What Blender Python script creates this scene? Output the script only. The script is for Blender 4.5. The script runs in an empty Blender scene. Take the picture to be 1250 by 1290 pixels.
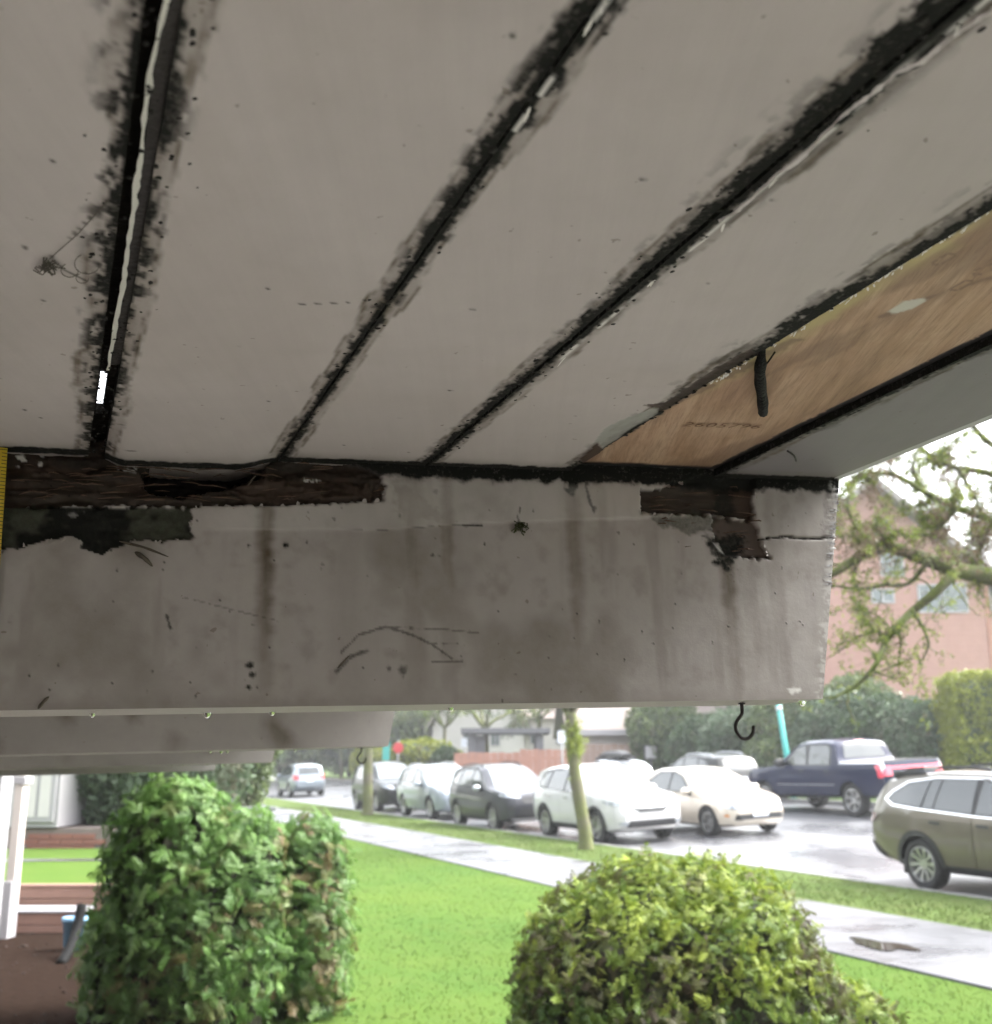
import bpy, bmesh, math, random
import numpy as np
from mathutils import Vector, Matrix, geometry
from mathutils.bvhtree import BVHTree
random.seed(7); RNG = np.random.default_rng(11)
SC = bpy.context.scene; COL = SC.collection

# ------------------------------------------------------------------ camera
FPX, CAMH = 1380.0, 1.70                      # focal length in photo pixels, eye height (m)
PITCH = math.atan(318 / FPX)
cam_d = bpy.data.cameras.new('camera'); cam = bpy.data.objects.new('camera', cam_d); COL.objects.link(cam)
cam.location = (0, 0, CAMH); cam.rotation_euler = (math.pi / 2 + PITCH, 0, 0)
cam_d.sensor_fit = 'HORIZONTAL'; cam_d.sensor_width = 36.0; cam_d.lens = 36 * FPX / 1250
cam_d.clip_start = 0.02; cam_d.clip_end = 6000
cam_d.dof.use_dof = True; cam_d.dof.focus_distance = 1.12; cam_d.dof.aperture_fstop = 9.5
SC.camera = cam
SC.render.resolution_x, SC.render.resolution_y = 992, 1024

# ------------------------------------------------------------------ sky, sun, exposure
SUN_EL, SUN_AZ = math.radians(48), math.radians(75)      # azimuth clockwise from +Y
w = bpy.data.worlds.new('World'); SC.world = w; w.use_nodes = True
nt = w.node_tree; nt.nodes.clear()
sky = nt.nodes.new('ShaderNodeTexSky'); sky.sky_type = 'NISHITA'; sky.sun_disc = False
sky.sun_elevation = SUN_EL; sky.sun_rotation = SUN_AZ; sky.dust_density = 4; sky.air_density = 1.5
hs = nt.nodes.new('ShaderNodeHueSaturation'); hs.inputs['Saturation'].default_value = 0.22
bg = nt.nodes.new('ShaderNodeBackground'); bg.inputs['Strength'].default_value = 0.15
wo = nt.nodes.new('ShaderNodeOutputWorld')
nt.links.new(sky.outputs[0], hs.inputs['Color']); nt.links.new(hs.outputs[0], bg.inputs[0]); nt.links.new(bg.outputs[0], wo.inputs[0])
sd = bpy.data.lights.new('sun', 'SUN'); sd.energy = 0.9; sd.angle = math.radians(25); sd.color = (1, 0.98, 0.95)
sun = bpy.data.objects.new('sun', sd); COL.objects.link(sun)
sv = Vector((math.sin(SUN_AZ) * math.cos(SUN_EL), math.cos(SUN_AZ) * math.cos(SUN_EL), math.sin(SUN_EL)))
sun.rotation_euler = sv.to_track_quat('Z', 'Y').to_euler(); sun.location = (0, 0, 30)
vs = SC.view_settings; vs.view_transform = 'Standard'; vs.look = 'None'; vs.gamma = 1; vs.use_curve_mapping = False
vs.exposure = 2.75

# ------------------------------------------------------------------ helpers
def ray(x, y):
    a = (x - 625) / FPX; b = -(y - 645) / FPX; c, s = math.cos(PITCH), math.sin(PITCH)
    return np.array([a, c - b * s, s + b * c])
EYE = np.array([0, 0, CAMH])
def at(x, y, Y):                               # survey: a sighted point at distance Y
    r = ray(x, y); return EYE + r * (Y / r[1])
AZ = math.radians(-22.41); UX = np.array([math.sin(AZ), math.cos(AZ)]); VX = np.array([math.cos(AZ), -math.sin(AZ)])
def st2(u, v, z=0.0):                          # street coordinates: u along the street, v across it
    p = u * UX + v * VX; return np.array([p[0], p[1], z])
def road_z(v): return 0.05 * (v - 11.7) if v > 11.7 else 0.0

def props(o, label=None, cat=None, group=None, kind=None):
    if label: o['label'] = label
    if cat: o['category'] = cat
    if group: o['group'] = group
    if kind: o['kind'] = kind
    return o
def empty(name, loc=(0, 0, 0), rz=0.0, parent=None):
    o = bpy.data.objects.new(name, None); COL.objects.link(o); o.location = [float(q) for q in loc]; o.rotation_euler = (0, 0, rz)
    o.empty_display_size = 0.1
    if parent: o.parent = parent
    return o
def link(name, me, mat=None, parent=None, world=True):
    """link a mesh; when world is True the mesh is in world coordinates and the parent is a translated Empty"""
    o = bpy.data.objects.new(name, me); COL.objects.link(o)
    if mat and not me.materials: me.materials.append(mat)
    if parent:
        o.parent = parent
        if world: o.matrix_parent_inverse = parent_inv(parent)
    return o
def world_mat(o):
    m = o.matrix_basis.copy()
    return world_mat(o.parent) @ o.matrix_parent_inverse @ m if o.parent else m
def parent_inv(p): return world_mat(p).inverted()
def pymesh(name, V, F, smooth=False):
    me = bpy.data.meshes.new(name); me.from_pydata([tuple(map(float, v)) for v in V], [], F)
    if smooth: me.polygons.foreach_set('use_smooth', [True] * len(me.polygons))
    me.update(); return me
def npmesh(name, V, F, attrs=None, smooth=False):
    V = np.asarray(V, np.float32); F = np.asarray(F, np.int32); k = F.shape[1]
    me = bpy.data.meshes.new(name); me.vertices.add(len(V)); me.vertices.foreach_set('co', V.ravel())
    me.loops.add(F.size); me.loops.foreach_set('vertex_index', F.ravel())
    me.polygons.add(len(F)); me.polygons.foreach_set('loop_start', np.arange(0, F.size, k, dtype=np.int32))
    if smooth: me.polygons.foreach_set('use_smooth', np.ones(len(F), bool))
    for n, a in (attrs or {}).items():
        at_ = me.attributes.new(n, 'FLOAT_COLOR', 'POINT'); at_.data.foreach_set('color', np.asarray(a, np.float32).ravel())
    me.update(calc_edges=True); me.validate(); return me
def box_vf(x0, x1, y0, y1, z0, z1):
    V = [(x, y, z) for z in (z0, z1) for y in (y0, y1) for x in (x0, x1)]
    return V, [(0, 2, 3, 1), (4, 5, 7, 6), (0, 1, 5, 4), (2, 6, 7, 3), (0, 4, 6, 2), (1, 3, 7, 5)]
class MB:
    def __init__(s): s.V = []; s.F = []
    def add(s, V, F):
        n = len(s.V); s.V += [tuple(map(float, v)) for v in V]; s.F += [tuple(i + n for i in f) for f in F]; return s
    def box(s, x0, x1, y0, y1, z0, z1, fn=None):
        V, F = box_vf(x0, x1, y0, y1, z0, z1); return s.add([fn(v) for v in V] if fn else V, F)
    def tube(s, pts, rad, seg=8, cap=True):
        V, F = tube_vf(pts, rad, seg, cap); return s.add(V, F)
    def build(s, name, mat, parent=None, smooth=False, world=True, bevel=0):
        me = pymesh(name, s.V, s.F, smooth)
        if bevel:
            bm = bmesh.new(); bm.from_mesh(me); bmesh.ops.bevel(bm, geom=bm.edges[:], offset=bevel, segments=2, affect='EDGES', profile=.6); bm.to_mesh(me); bm.free()
        return link(name, me, mat, parent, world)
def tube_vf(pts, rad, seg=8, cap=True):
    P = [Vector([float(c) for c in p]) for p in pts]; n = len(P)
    if not hasattr(rad, '__len__'): rad = [rad] * n
    V, F = [], []; up = None
    for i in range(n):
        d = (P[min(i + 1, n - 1)] - P[max(i - 1, 0)]).normalized()
        if up is None: up = d.orthogonal().normalized()
        up = (up - d * up.dot(d)); up = up.normalized() if up.length > 1e-6 else d.orthogonal().normalized()
        b = d.cross(up)
        for k in range(seg):
            a = 2 * math.pi * k / seg; V.append(P[i] + (up * math.cos(a) + b * math.sin(a)) * rad[i])
    for i in range(n - 1):
        for k in range(seg):
            F.append((i * seg + k, i * seg + (k + 1) % seg, (i + 1) * seg + (k + 1) % seg, (i + 1) * seg + k))
    if cap: F.append(tuple(range(seg - 1, -1, -1))); F.append(tuple((n - 1) * seg + k for k in range(seg)))
    return [tuple(v) for v in V], F
def lathe_vf(prof, seg=32, axis='Y'):
    """profile of (r, h) closed or open, turned about the axis"""
    V, F = [], []; n = len(prof)
    for k in range(seg):
        a = 2 * math.pi * k / seg
        for r, h in prof: V.append((r * math.cos(a), h, r * math.sin(a)) if axis == 'Y' else (r * math.cos(a), r * math.sin(a), h))
    for k in range(seg):
        for i in range(n - 1): F.append((k * n + i, k * n + i + 1, ((k + 1) % seg) * n + i + 1, ((k + 1) % seg) * n + i))
    return V, F
def smoothpath(pts, n=6):
    P = [np.array(p, float) for p in pts]; out = []
    for i in range(len(P) - 1):
        p0, p1, p2, p3 = P[max(i - 1, 0)], P[i], P[i + 1], P[min(i + 2, len(P) - 1)]
        for k in range(n):
            t = k / n; out.append(.5 * (2 * p1 + (p2 - p0) * t + (2 * p0 - 5 * p1 + 4 * p2 - p3) * t * t + (3 * p1 - p0 - 3 * p2 + p3) * t ** 3))
    out.append(P[-1]); return out

# numpy value noise
def _h(ix, iy, sd):
    h = (ix.astype(np.int64) * 374761393 + iy.astype(np.int64) * 668265263 + sd * 1442695041) & 0x7fffffff
    h = ((h ^ (h >> 13)) * 1274126177) & 0x7fffffff
    return ((h ^ (h >> 16)) & 0xffff) / 65535.0
def vnoise(x, y, sd=0):
    ix = np.floor(x); iy = np.floor(y); fx = x - ix; fy = y - iy; fx = fx * fx * (3 - 2 * fx); fy = fy * fy * (3 - 2 * fy)
    a = _h(ix, iy, sd); b = _h(ix + 1, iy, sd); c = _h(ix, iy + 1, sd); d = _h(ix + 1, iy + 1, sd)
    return (a * (1 - fx) + b * fx) * (1 - fy) + (c * (1 - fx) + d * fx) * fy
def fbm(x, y, sd=0, o=4):
    r = 0; a = .5; t = 0
    for i in range(o): r = r + a * vnoise(x * 2 ** i, y * 2 ** i, sd + i * 17); t += a; a *= .55
    return r / t
def sstep(a, b, x):
    t = np.clip((x - a) / (b - a), 0, 1); return t * t * (3 - 2 * t)
def seg_d(X, Y, a, b):
    ax, ay = a; bx, by = b; dx, dy = bx - ax, by - ay; L = dx * dx + dy * dy + 1e-12
    t = np.clip(((X - ax) * dx + (Y - ay) * dy) / L, 0, 1); return np.hypot(X - ax - t * dx, Y - ay - t * dy)
def line_d(X, Y, pts):
    d = 1e9
    for a, b in zip(pts[:-1], pts[1:]): d = np.minimum(d, seg_d(X, Y, a, b))
    return d
def poly_sd(X, Y, pts):
    d = line_d(X, Y, list(pts) + [pts[0]]); ins = np.zeros(X.shape, bool); n = len(pts)
    for i in range(n):
        (x0, y0), (x1, y1) = pts[i], pts[(i + 1) % n]
        if abs(y1 - y0) < 1e-12: continue
        ins ^= ((y0 > Y) != (y1 > Y)) & (X < (x1 - x0) * (Y - y0) / (y1 - y0) + x0)
    return np.where(ins, -d, d)

# ------------------------------------------------------------------ materials
class NT:
    def __init__(s, name):
        s.m = bpy.data.materials.new(name); s.m.use_nodes = True; s.t = s.m.node_tree
        s.b = s.t.nodes['Principled BSDF']
    def n(s, t, **k):
        q = s.t.nodes.new(t)
        for a, v in k.items(): setattr(q, a, v)
        return q
    def l(s, a, b): s.t.links.new(a, b)
    def set(s, **k):
        for a, v in k.items(): s.b.inputs[a.replace('_', ' ')].default_value = v
        return s
    def noise(s, scale, detail=4, rough=.55, vec=None, coord='Object', dist=0):
        q = s.n('ShaderNodeTexNoise'); q.inputs['Scale'].default_value = scale; q.inputs['Detail'].default_value = detail; q.inputs['Roughness'].default_value = rough; q.inputs['Distortion'].default_value = dist
        if vec is None:
            if not hasattr(s, 'tc'): s.tc = s.n('ShaderNodeTexCoord')
            vec = s.tc.outputs[coord]
        s.l(vec, q.inputs['Vector']); return q.outputs[0]
    def mapped(s, scale, rot=(0, 0, 0), coord='Object'):
        if not hasattr(s, 'tc'): s.tc = s.n('ShaderNodeTexCoord')
        q = s.n('ShaderNodeMapping'); q.inputs['Scale'].default_value = scale; q.inputs['Rotation'].default_value = rot
        s.l(s.tc.outputs[coord], q.inputs['Vector']); return q.outputs[0]
    def ramp(s, fac, stops):
        q = s.n('ShaderNodeValToRGB'); e = q.color_ramp.elements
        while len(e) < len(stops): e.new(.5)
        for i, (p, c) in enumerate(stops):
            e[i].position = p; e[i].color = (*c, 1) if len(c) == 3 else c
        s.l(fac, q.inputs[0]); return q.outputs[0]
    def mix(s, fac, a, b, mode='MIX'):
        q = s.n('ShaderNodeMix', data_type='RGBA', blend_type=mode)
        for i, v in ((0, fac), (6, a), (7, b)):
            if hasattr(v, 'is_linked'): s.l(v, q.inputs[i])
            else: q.inputs[i].default_value = v if i == 0 else ((*v, 1) if len(v) == 3 else v)
        return q.outputs[2]
    def math(s, op, a, b=None, c=None, clamp=False):
        q = s.n('ShaderNodeMath', operation=op, use_clamp=clamp)
        for i, v in ((0, a), (1, b), (2, c)):
            if v is None: continue
            if hasattr(v, 'is_linked'): s.l(v, q.inputs[i])
            else: q.inputs[i].default_value = v
        return q.outputs[0]
    def mr(s, v, a, b, c=0., d=1.):
        q = s.n('ShaderNodeMapRange'); s.l(v, q.inputs[0])
        for i, x in enumerate((a, b, c, d)): q.inputs[i + 1].default_value = x
        return q.outputs[0]
    def attr(s, name):
        q = s.n('ShaderNodeAttribute'); q.attribute_name = name
        sp = s.n('ShaderNodeSeparateColor'); s.l(q.outputs['Color'], sp.inputs[0])
        return sp.outputs[0], sp.outputs[1], sp.outputs[2], q.outputs['Alpha']
    def col(s, c): s.l(c, s.b.inputs['Base Color']) if hasattr(c, 'is_linked') else s.set(Base_Color=(*c, 1)); return s
    def rough(s, r): s.l(r, s.b.inputs['Roughness']) if hasattr(r, 'is_linked') else s.set(Roughness=r); return s
    def bump(s, h, st=.3, d=.01):
        q = s.n('ShaderNodeBump'); q.inputs['Strength'].default_value = st; q.inputs['Distance'].default_value = d
        s.l(h, q.inputs['Height']); s.l(q.outputs[0], s.b.inputs['Normal']); return s
def plain(name, c, rough=.6, metal=0., var=.15, scale=8, bump=.0, coat=0., spec=.5):
    t = NT(name).rough(rough).set(Metallic=metal, Coat_Weight=coat, Specular_IOR_Level=spec)
    n = t.noise(scale, 5)
    t.col(t.mix(n, tuple(q * (1 - var) for q in c), tuple(min(1, q * (1 + var)) for q in c)))
    if bump: t.bump(n, bump, .01)
    return t.m
M = {}
def wear_mat(name, paint, paint2):
    """painted board: wear.r mould, g brown stain, b bare grey layer, a chipped white; wear2.r bare rotten wood, g green algae, b deep hole, a brown wood"""
    t = NT(name); r, g, b, a = t.attr('wear'); r2, g2, b2, a2 = t.attr('wear2')
    big = t.noise(3.0, 4); mid = t.noise(24, 6, .65); fine = t.noise(190, 5, .7); spk = t.noise(95, 2, .5)
    c = t.mix(t.mr(big, .3, .7), paint, paint2)
    c = t.mix(t.mr(mid, .35, .75, 0, .30), c, tuple(q * .80 for q in paint))
    grain = t.noise(1.0, 5, .7, vec=t.mapped((70, 4, 70), (0, 0, -AZ))); st = t.noise(1.6, 5, .6, dist=.8)
    c = t.mix(t.mr(grain, .40, .72, 0, .16), c, tuple(q * .62 for q in paint)); c = t.mix(t.mr(st, .52, .60, 0, .10), c, (.30, .25, .19)); c = t.mix(t.mr(st, .60, .63, 0, .08), c, paint)
    c = t.mix(t.mr(spk, .735, .755, 0, .55), c, (.16, .13, .10))
    c = t.mix(t.math('MULTIPLY', b, .9), c, (.33, .345, .315))
    gg = t.math('MULTIPLY', g, t.mr(mid, .2, .7, .55, 1.15), clamp=True)
    c = t.mix(gg, c, (.105, .083, .056))
    wood = t.mix(t.noise(40, 6, .7, vec=t.mapped((.35, 3, 5))), (.012, .010, .008), (.075, .058, .045))
    c = t.mix(r2, c, wood)
    c = t.mix(a2, c, t.mix(mid, (.035, .024, .018), (.085, .055, .040)))
    c = t.mix(t.math('MULTIPLY', g2, t.mr(fine, .3, .6, .6, 1.0), clamp=True), c, t.mix(fine, (.020, .028, .020), (.075, .085, .062)))
    rr = t.math('ADD', t.math('MULTIPLY', r, t.mr(fine, .25, .6, .75, 1.2)), 0, clamp=True)
    c = t.mix(rr, c, t.mix(fine, (.004, .005, .004), (.016, .017, .015)))
    c = t.mix(a, c, (.72, .72, .69)); c = t.mix(b2, c, (.003, .003, .003))
    t.col(c); t.set(Specular_IOR_Level=.22); t.rough(t.mix(rr, (.55, .55, .55), (.9, .9, .9)))
    hgt = t.math('ADD', t.math('ADD', t.math('MULTIPLY', fine, .35), t.math('MULTIPLY', grain, .5)), t.math('ADD', t.math('MULTIPLY', mid, .5), t.math('MULTIPLY', rr, t.math('MULTIPLY', fine, 2.2))))
    t.bump(hgt, .30, .0016); return t.m
M['soffit'] = wear_mat('soffit_paint', (.52, .487, .47), (.465, .436, .42))
M['edge_wear'] = wear_mat('edge_board_paint', (.235, .222, .232), (.195, .186, .194))
M['beam'] = wear_mat('beam_paint', (.435, .413, .395), (.355, .337, .323))
def edge_mat():
    return plain('edge_paint', (.44, .44, .45), .55, var=.12, scale=30, bump=.1)
M['edge'] = edge_mat()
def ply_mat():
    t = NT('plywood'); r, g, b, a = t.attr('wear')
    v = t.mapped((14, 1.1, 14), (0, 0, -AZ)); n1 = t.noise(2.2, 6, .6, vec=v, dist=.6); n2 = t.noise(9, 5, .7, vec=v); n3 = t.noise(60, 4, .75, vec=t.mapped((6, .35, 6), (0, 0, -AZ))); big = t.noise(4, 3)
    c = t.ramp(n1, [(.25, (.25, .155, .095)), (.45, (.40, .26, .165)), (.6, (.48, .335, .225)), (.8, (.54, .405, .29))])
    c = t.mix(t.mr(n2, .45, .75, 0, .45), c, (.20, .125, .085))
    c = t.mix(t.mr(big, .42, .66, 0, .65), c, (.52, .39, .28)); c = t.mix(t.mr(t.noise(11, 4, .6), .52, .70, 0, .4), c, (.30, .17, .095))
    c = t.mix(t.mr(n3, .48, .68, 0, .5), c, (.17, .10, .06)); c = t.mix(t.mr(n3, .40, .28, 0, .3), c, (.55, .40, .27))
    c = t.mix(g, c, (.45, .39, .18)); c = t.mix(b, c, (.16, .10, .07)); c = t.mix(a, c, (.55, .55, .48)); c = t.mix(r, c, (.010, .010, .010))
    t.col(c).rough(.62); t.bump(n2, .2, .002); return t.m
M['ply'] = ply_mat()
M['deck'] = plain('dark_deck', (.014, .012, .010), .85, var=.5, scale=60, bump=.4, spec=.1)
M['tar'] = plain('black_tar', (.005, .005, .005), .7, var=.4, scale=160, bump=.5, spec=.15)
M['flake'] = plain('white_flake', (.70, .69, .66), .5, var=.15, scale=40, bump=.2)
M['alu'] = plain('aluminium', (.86, .87, .88), .16, 1.0, var=.05, scale=60)
M['steel_dark'] = plain('dark_steel', (.045, .042, .04), .5, .6, var=.3, scale=200, bump=.2)
def glass_drop():
    t = NT('water_drop').set(Base_Color=(1, 1, 1, 1), Roughness=.0, Transmission_Weight=1.0, IOR=1.33); return t.m
M['drop'] = glass_drop()
M['yellow'] = plain('tape_yellow', (.55, .40, .02), .4, var=.1, scale=30)
M['black'] = plain('black_plastic', (.012, .012, .013), .5, var=.3, scale=40, bump=.1)
M['wood_bit'] = plain('grey_wood', (.085, .072, .055), .9, var=.5, scale=150)
# ------------------------------------------------------------------ porch roof: frame of the soffit
def nrm(v): return v / np.linalg.norm(v)
DJ = nrm(ray(58, 1000)); DB = nrm(ray(6456, 804)); DN = nrm(np.cross(DB, DJ))     # along the boards, along the beam, up
PO = EYE + 1.3 * ray(500, 585)
PM = np.stack([DB, DJ, DN], 1); PMI = np.linalg.inv(PM)
def P3(s, t, h): return PO + s * DB + t * DJ + h * DN
def P3a(s, t, h): return PO + np.multiply.outer(s, DB) + np.multiply.outer(t, DJ) + np.multiply.outer(h, DN)
def _hit(x, y, nn): r = ray(x, y); return PMI @ (EYE + r * (((PO - EYE) @ nn) / (r @ nn)) - PO)
def S(x, y): q = _hit(x, y, DN); return (q[0], q[1])              # point of the soffit plane (s, t)
FN = np.cross(DB, DN)
def B(x, y): q = _hit(x, y, FN); return (q[0], q[2])              # point of the beam's front face (s, h)
def SL(l): return [S(*p) for p in l]
def BL(l): return [B(*p) for p in l]

roof = empty('porch_roof', P3(0, 0, 0))
props(roof, 'peeling off-white porch roof underside of wide painted boards with black mould joints and rotten beams', 'porch roof')
JN = [-0.337, -0.138, 0.035, 0.216, 0.400, 0.567]      # joints between the boards, last one the roof edge
HW = [.0085, .0009, .0018, .003]

def axis(pairs):
    out = []
    for a, b, st in pairs:
        n = max(1, int(round((b - a) / st))); out += list(np.linspace(a, b, n, endpoint=False))
    return np.array(out + [pairs[-1][1]])
def grid_faces(ns, nt_):
    i = np.arange(ns - 1)[:, None] * nt_ + np.arange(nt_ - 1)[None, :]
    return np.stack([i, i + 1, i + nt_ + 1, i + nt_], -1).reshape(-1, 4)

def soffit_wear(S_, T_):
    n1 = fbm(S_ * 62, T_ * 24, 1); n2 = fbm(S_ * 190, T_ * 75, 5, 3); n3 = fbm(S_ * 30, T_ * 11, 9); n4 = fbm(S_ * 120, T_ * 48, 23, 3); n5 = fbm(S_ * 420, T_ * 180, 27, 2)
    mould = np.zeros_like(S_); halo = np.zeros_like(S_)
    near = sstep(-.25, -.85, T_)
    for j, (s0, wl, wr, hal) in enumerate([(JN[0], .0150, .0118, .020), (JN[1], .0060, .0054, .013), (JN[2], .0150, .0105, .013), (JN[3], .019, .011, .018), (JN[4], .002, .013, .016)]):
        d = S_ - s0; wd = np.where(d < 0, wl, wr)
        if j == 0: wd = wd * (1 - .25 * sstep(-.5, -.05, T_))
        if j == 1: wd = wd * (1.0 + .5 * sstep(-.45, -.75, T_) - .3 * sstep(-.3, -.2, T_) * sstep(-.1, -.2, T_))
        if j == 2: wd = wd * (.72 + .55 * near)
        if j == 3: wd = wd * (.75 + .35 * sstep(-.1, -.35, T_))
        d = np.abs(d) + (n5 - .5) * wd * .75 + (n2 - .5) * wd * .75 + (n1 - .5) * wd * .75 + (n3 - .5) * wd * .55
        mould = np.maximum(mould, sstep(wd * 1.12, wd * .66, d) * (.88 + .26 * n4)); mould = np.maximum(mould, sstep(wd * .5, wd * .35, np.abs(S_ - s0)) * .98); mould = np.minimum(mould, 1)
        q = np.abs(S_ - s0) / (hal * (.12 + 1.45 * n3) + wd * .6) + (n2 - .5) * .25
        hh = .42 * sstep(1.05, .80, q) * (.5 + .8 * n1) + .60 * sstep(.16, .03, np.abs(q - .90)) * sstep(.35, .6, n1) + .5 * sstep(.7, .0, q)
        halo = np.maximum(halo, hh)
        # mould dots
        zone = sstep(wd * 2.6, wd * 1.0, np.abs(S_ - s0))
        mould = np.maximum(mould, sstep(.58, .70, n4 + .13 * zone - .02) * zone * (.9 if j in (0, 1) else .4))
    # along the beam
    d = np.abs(T_ + .004) + (n2 - .5) * .006
    mould = np.maximum(mould, sstep(1.15, .75, d / (.0125 * (.55 + .8 * n1)))); halo = np.maximum(halo, sstep(.045, .0, np.abs(T_)) * (.25 + .5 * n3))
    # a few loose specks
    for q in range(60):
        a, b = RNG.uniform(-.45, .22), RNG.uniform(-.9, -.03); r = RNG.uniform(.0006, .0019)
        dd = np.hypot((S_ - a) + (n4 - .5) * .003, (T_ - b) * RNG.uniform(.6, 1.2)); mould = np.maximum(mould, .85 * sstep(r * 1.3, r * .5, dd))
    for l, r in [([(62, 320), (80, 340), (110, 355)], .0006), ([(90, 300), (135, 250)], .0006), ([(375, 383), (440, 381)], .0005), ([(100, 523), (118, 523)], .0007),
                 ([(138, 532), (165, 533)], .0006), ([(142, 558), (175, 558)], .0006)]:
        mould = np.maximum(mould, .7 * sstep(r * 1.8, r * .6, line_d(S_, T_, SL(l)) + (n2 - .5) * .001))
    white = np.zeros_like(S_)
    d = S_ - (JN[2] + .0098 + .004 * (n3 - .5)); band = sstep(.0022, .0008, np.abs(d)) * sstep(-.22, -.34, T_) * sstep(.36, .5, n1)
    white = np.maximum(white, band); 
    d = S_ - (JN[1] + .0035 + .003 * (n3 - .5)); white = np.maximum(white, sstep(.0025, .0008, np.abs(d)) * sstep(-.60, -.68, T_) * sstep(.52, .60, n4))
    grey = np.zeros_like(S_); brown = np.zeros_like(S_); z = np.zeros_like(S_)
    pd = poly_sd(S_, T_, SL([(746, 561), (762, 540), (790, 527), (832, 512), (842, 524), (836, 540), (800, 557), (768, 577)])) + (n2 - .5) * .002
    k = sstep(.0006, -.0006, pd); grey = np.maximum(grey, k); z += .0009 * k; mould *= 1 - .8 * k; halo *= 1 - .8 * k
    mould = np.maximum(mould, k * sstep(.0075, .004, np.abs(S_ - JN[3]) + (n1 - .5) * .008))
    pd = poly_sd(S_, T_, SL([(729, 577), (752, 557), (766, 572), (744, 588)])) + (n2 - .5) * .002
    k = sstep(.0006, -.0006, pd); brown = np.maximum(brown, k); z -= .0018 * k; grey *= 1 - k; mould *= 1 - k
    pd = poly_sd(S_, T_, SL([(812, 511), (838, 508), (905, 462), (950, 436), (950, 452), (850, 520), (834, 530), (828, 517)])) + (n2 - .5) * .003
    k = sstep(.0006, -.0006, pd); brown = np.maximum(brown, k * .85); z += .0012 * k; mould *= 1 - .55 * k
    z += -.0008 * mould * n2
    sag = .0012 * (fbm(S_ * 5, T_ * 5, 3) - .5) - .011 * sstep(-.16, .0, T_) * sstep(JN[0] - .001, JN[0] + .03, S_) * sstep(JN[1] + .002, JN[1] - .05, S_)
    return mould, halo, grey, white, brown, z + sag

TF = [(-2.6, -1.05, .25), (-1.05, .012, .0030), (.012, 7.6, .6)]
TC = [(-2.6, 7.6, .6)]
def soffit_board(s0, s1, fine, mat, h0=0.0, thick=.02, wearf=soffit_wear, name='soffit_board'):
    ss = axis([(s0, s1, .0029)]) if fine else axis([(s0, s1, .05)]); tt = axis(TF if fine else TC)
    Sg, Tg = np.meshgrid(ss, tt, indexing='ij')
    if fine: mo, ha, gr, wh, br, z = wearf(Sg, Tg)
    else: mo = ha = gr = wh = br = z = np.zeros_like(Sg)
    V = P3a(Sg.ravel(), Tg.ravel(), (h0 + z).ravel()); n = len(V); ns, ntt = len(ss), len(tt)
    F = grid_faces(ns, ntt)
    # edges turned up
    ring = np.concatenate([np.arange(ntt), np.arange(1, ns) * ntt + ntt - 1, (ns - 1) * ntt + np.arange(ntt - 2, -1, -1), np.arange(ns - 2, 0, -1) * ntt])
    m = len(ring); V2 = np.concatenate([V[ring], V[ring] + DN * thick]); k = np.arange(m); k2 = (k + 1) % m
    F2 = np.stack([n + k, n + m + k, n + m + k2, n + k2], -1)
    W = np.stack([mo, ha, gr, wh], -1).reshape(-1, 4); W2 = np.stack([0 * br, 0 * br, 0 * br, br], -1).reshape(-1, 4)
    e = np.zeros((2 * m, 4)); e[:, 0] = .95; e0 = np.zeros((2 * m, 4))
    me = npmesh(name, np.concatenate([V, V2]), np.concatenate([F, F2]), {'wear': np.concatenate([W, e]), 'wear2': np.concatenate([W2, e0])}, smooth=False)
    me.polygons.foreach_set('use_smooth', np.concatenate([np.ones(len(F), bool), np.zeros(len(F2), bool)]))
    return link(name, me, mat, roof)
edges = [JN[0] - .186 * k for k in range(9, 0, -1)] + JN
for a, b in zip(edges[:-1], edges[1:]):
    if abs(a - JN[3]) < 1e-6: continue
    fine = a > JN[0] - .2
    ia = JN.index(a) if a in JN else -1; ib = JN.index(b) if b in JN else -1
    soffit_board(a + (HW[ia] if 0 <= ia < 4 else (.006 if ia == 4 else .003)), b - (HW[ib] if 0 <= ib < 4 else .0), fine, M['soffit'] if ia < 4 else M['edge_wear'] if 'edge_wear' in M else M['soffit'])
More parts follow.
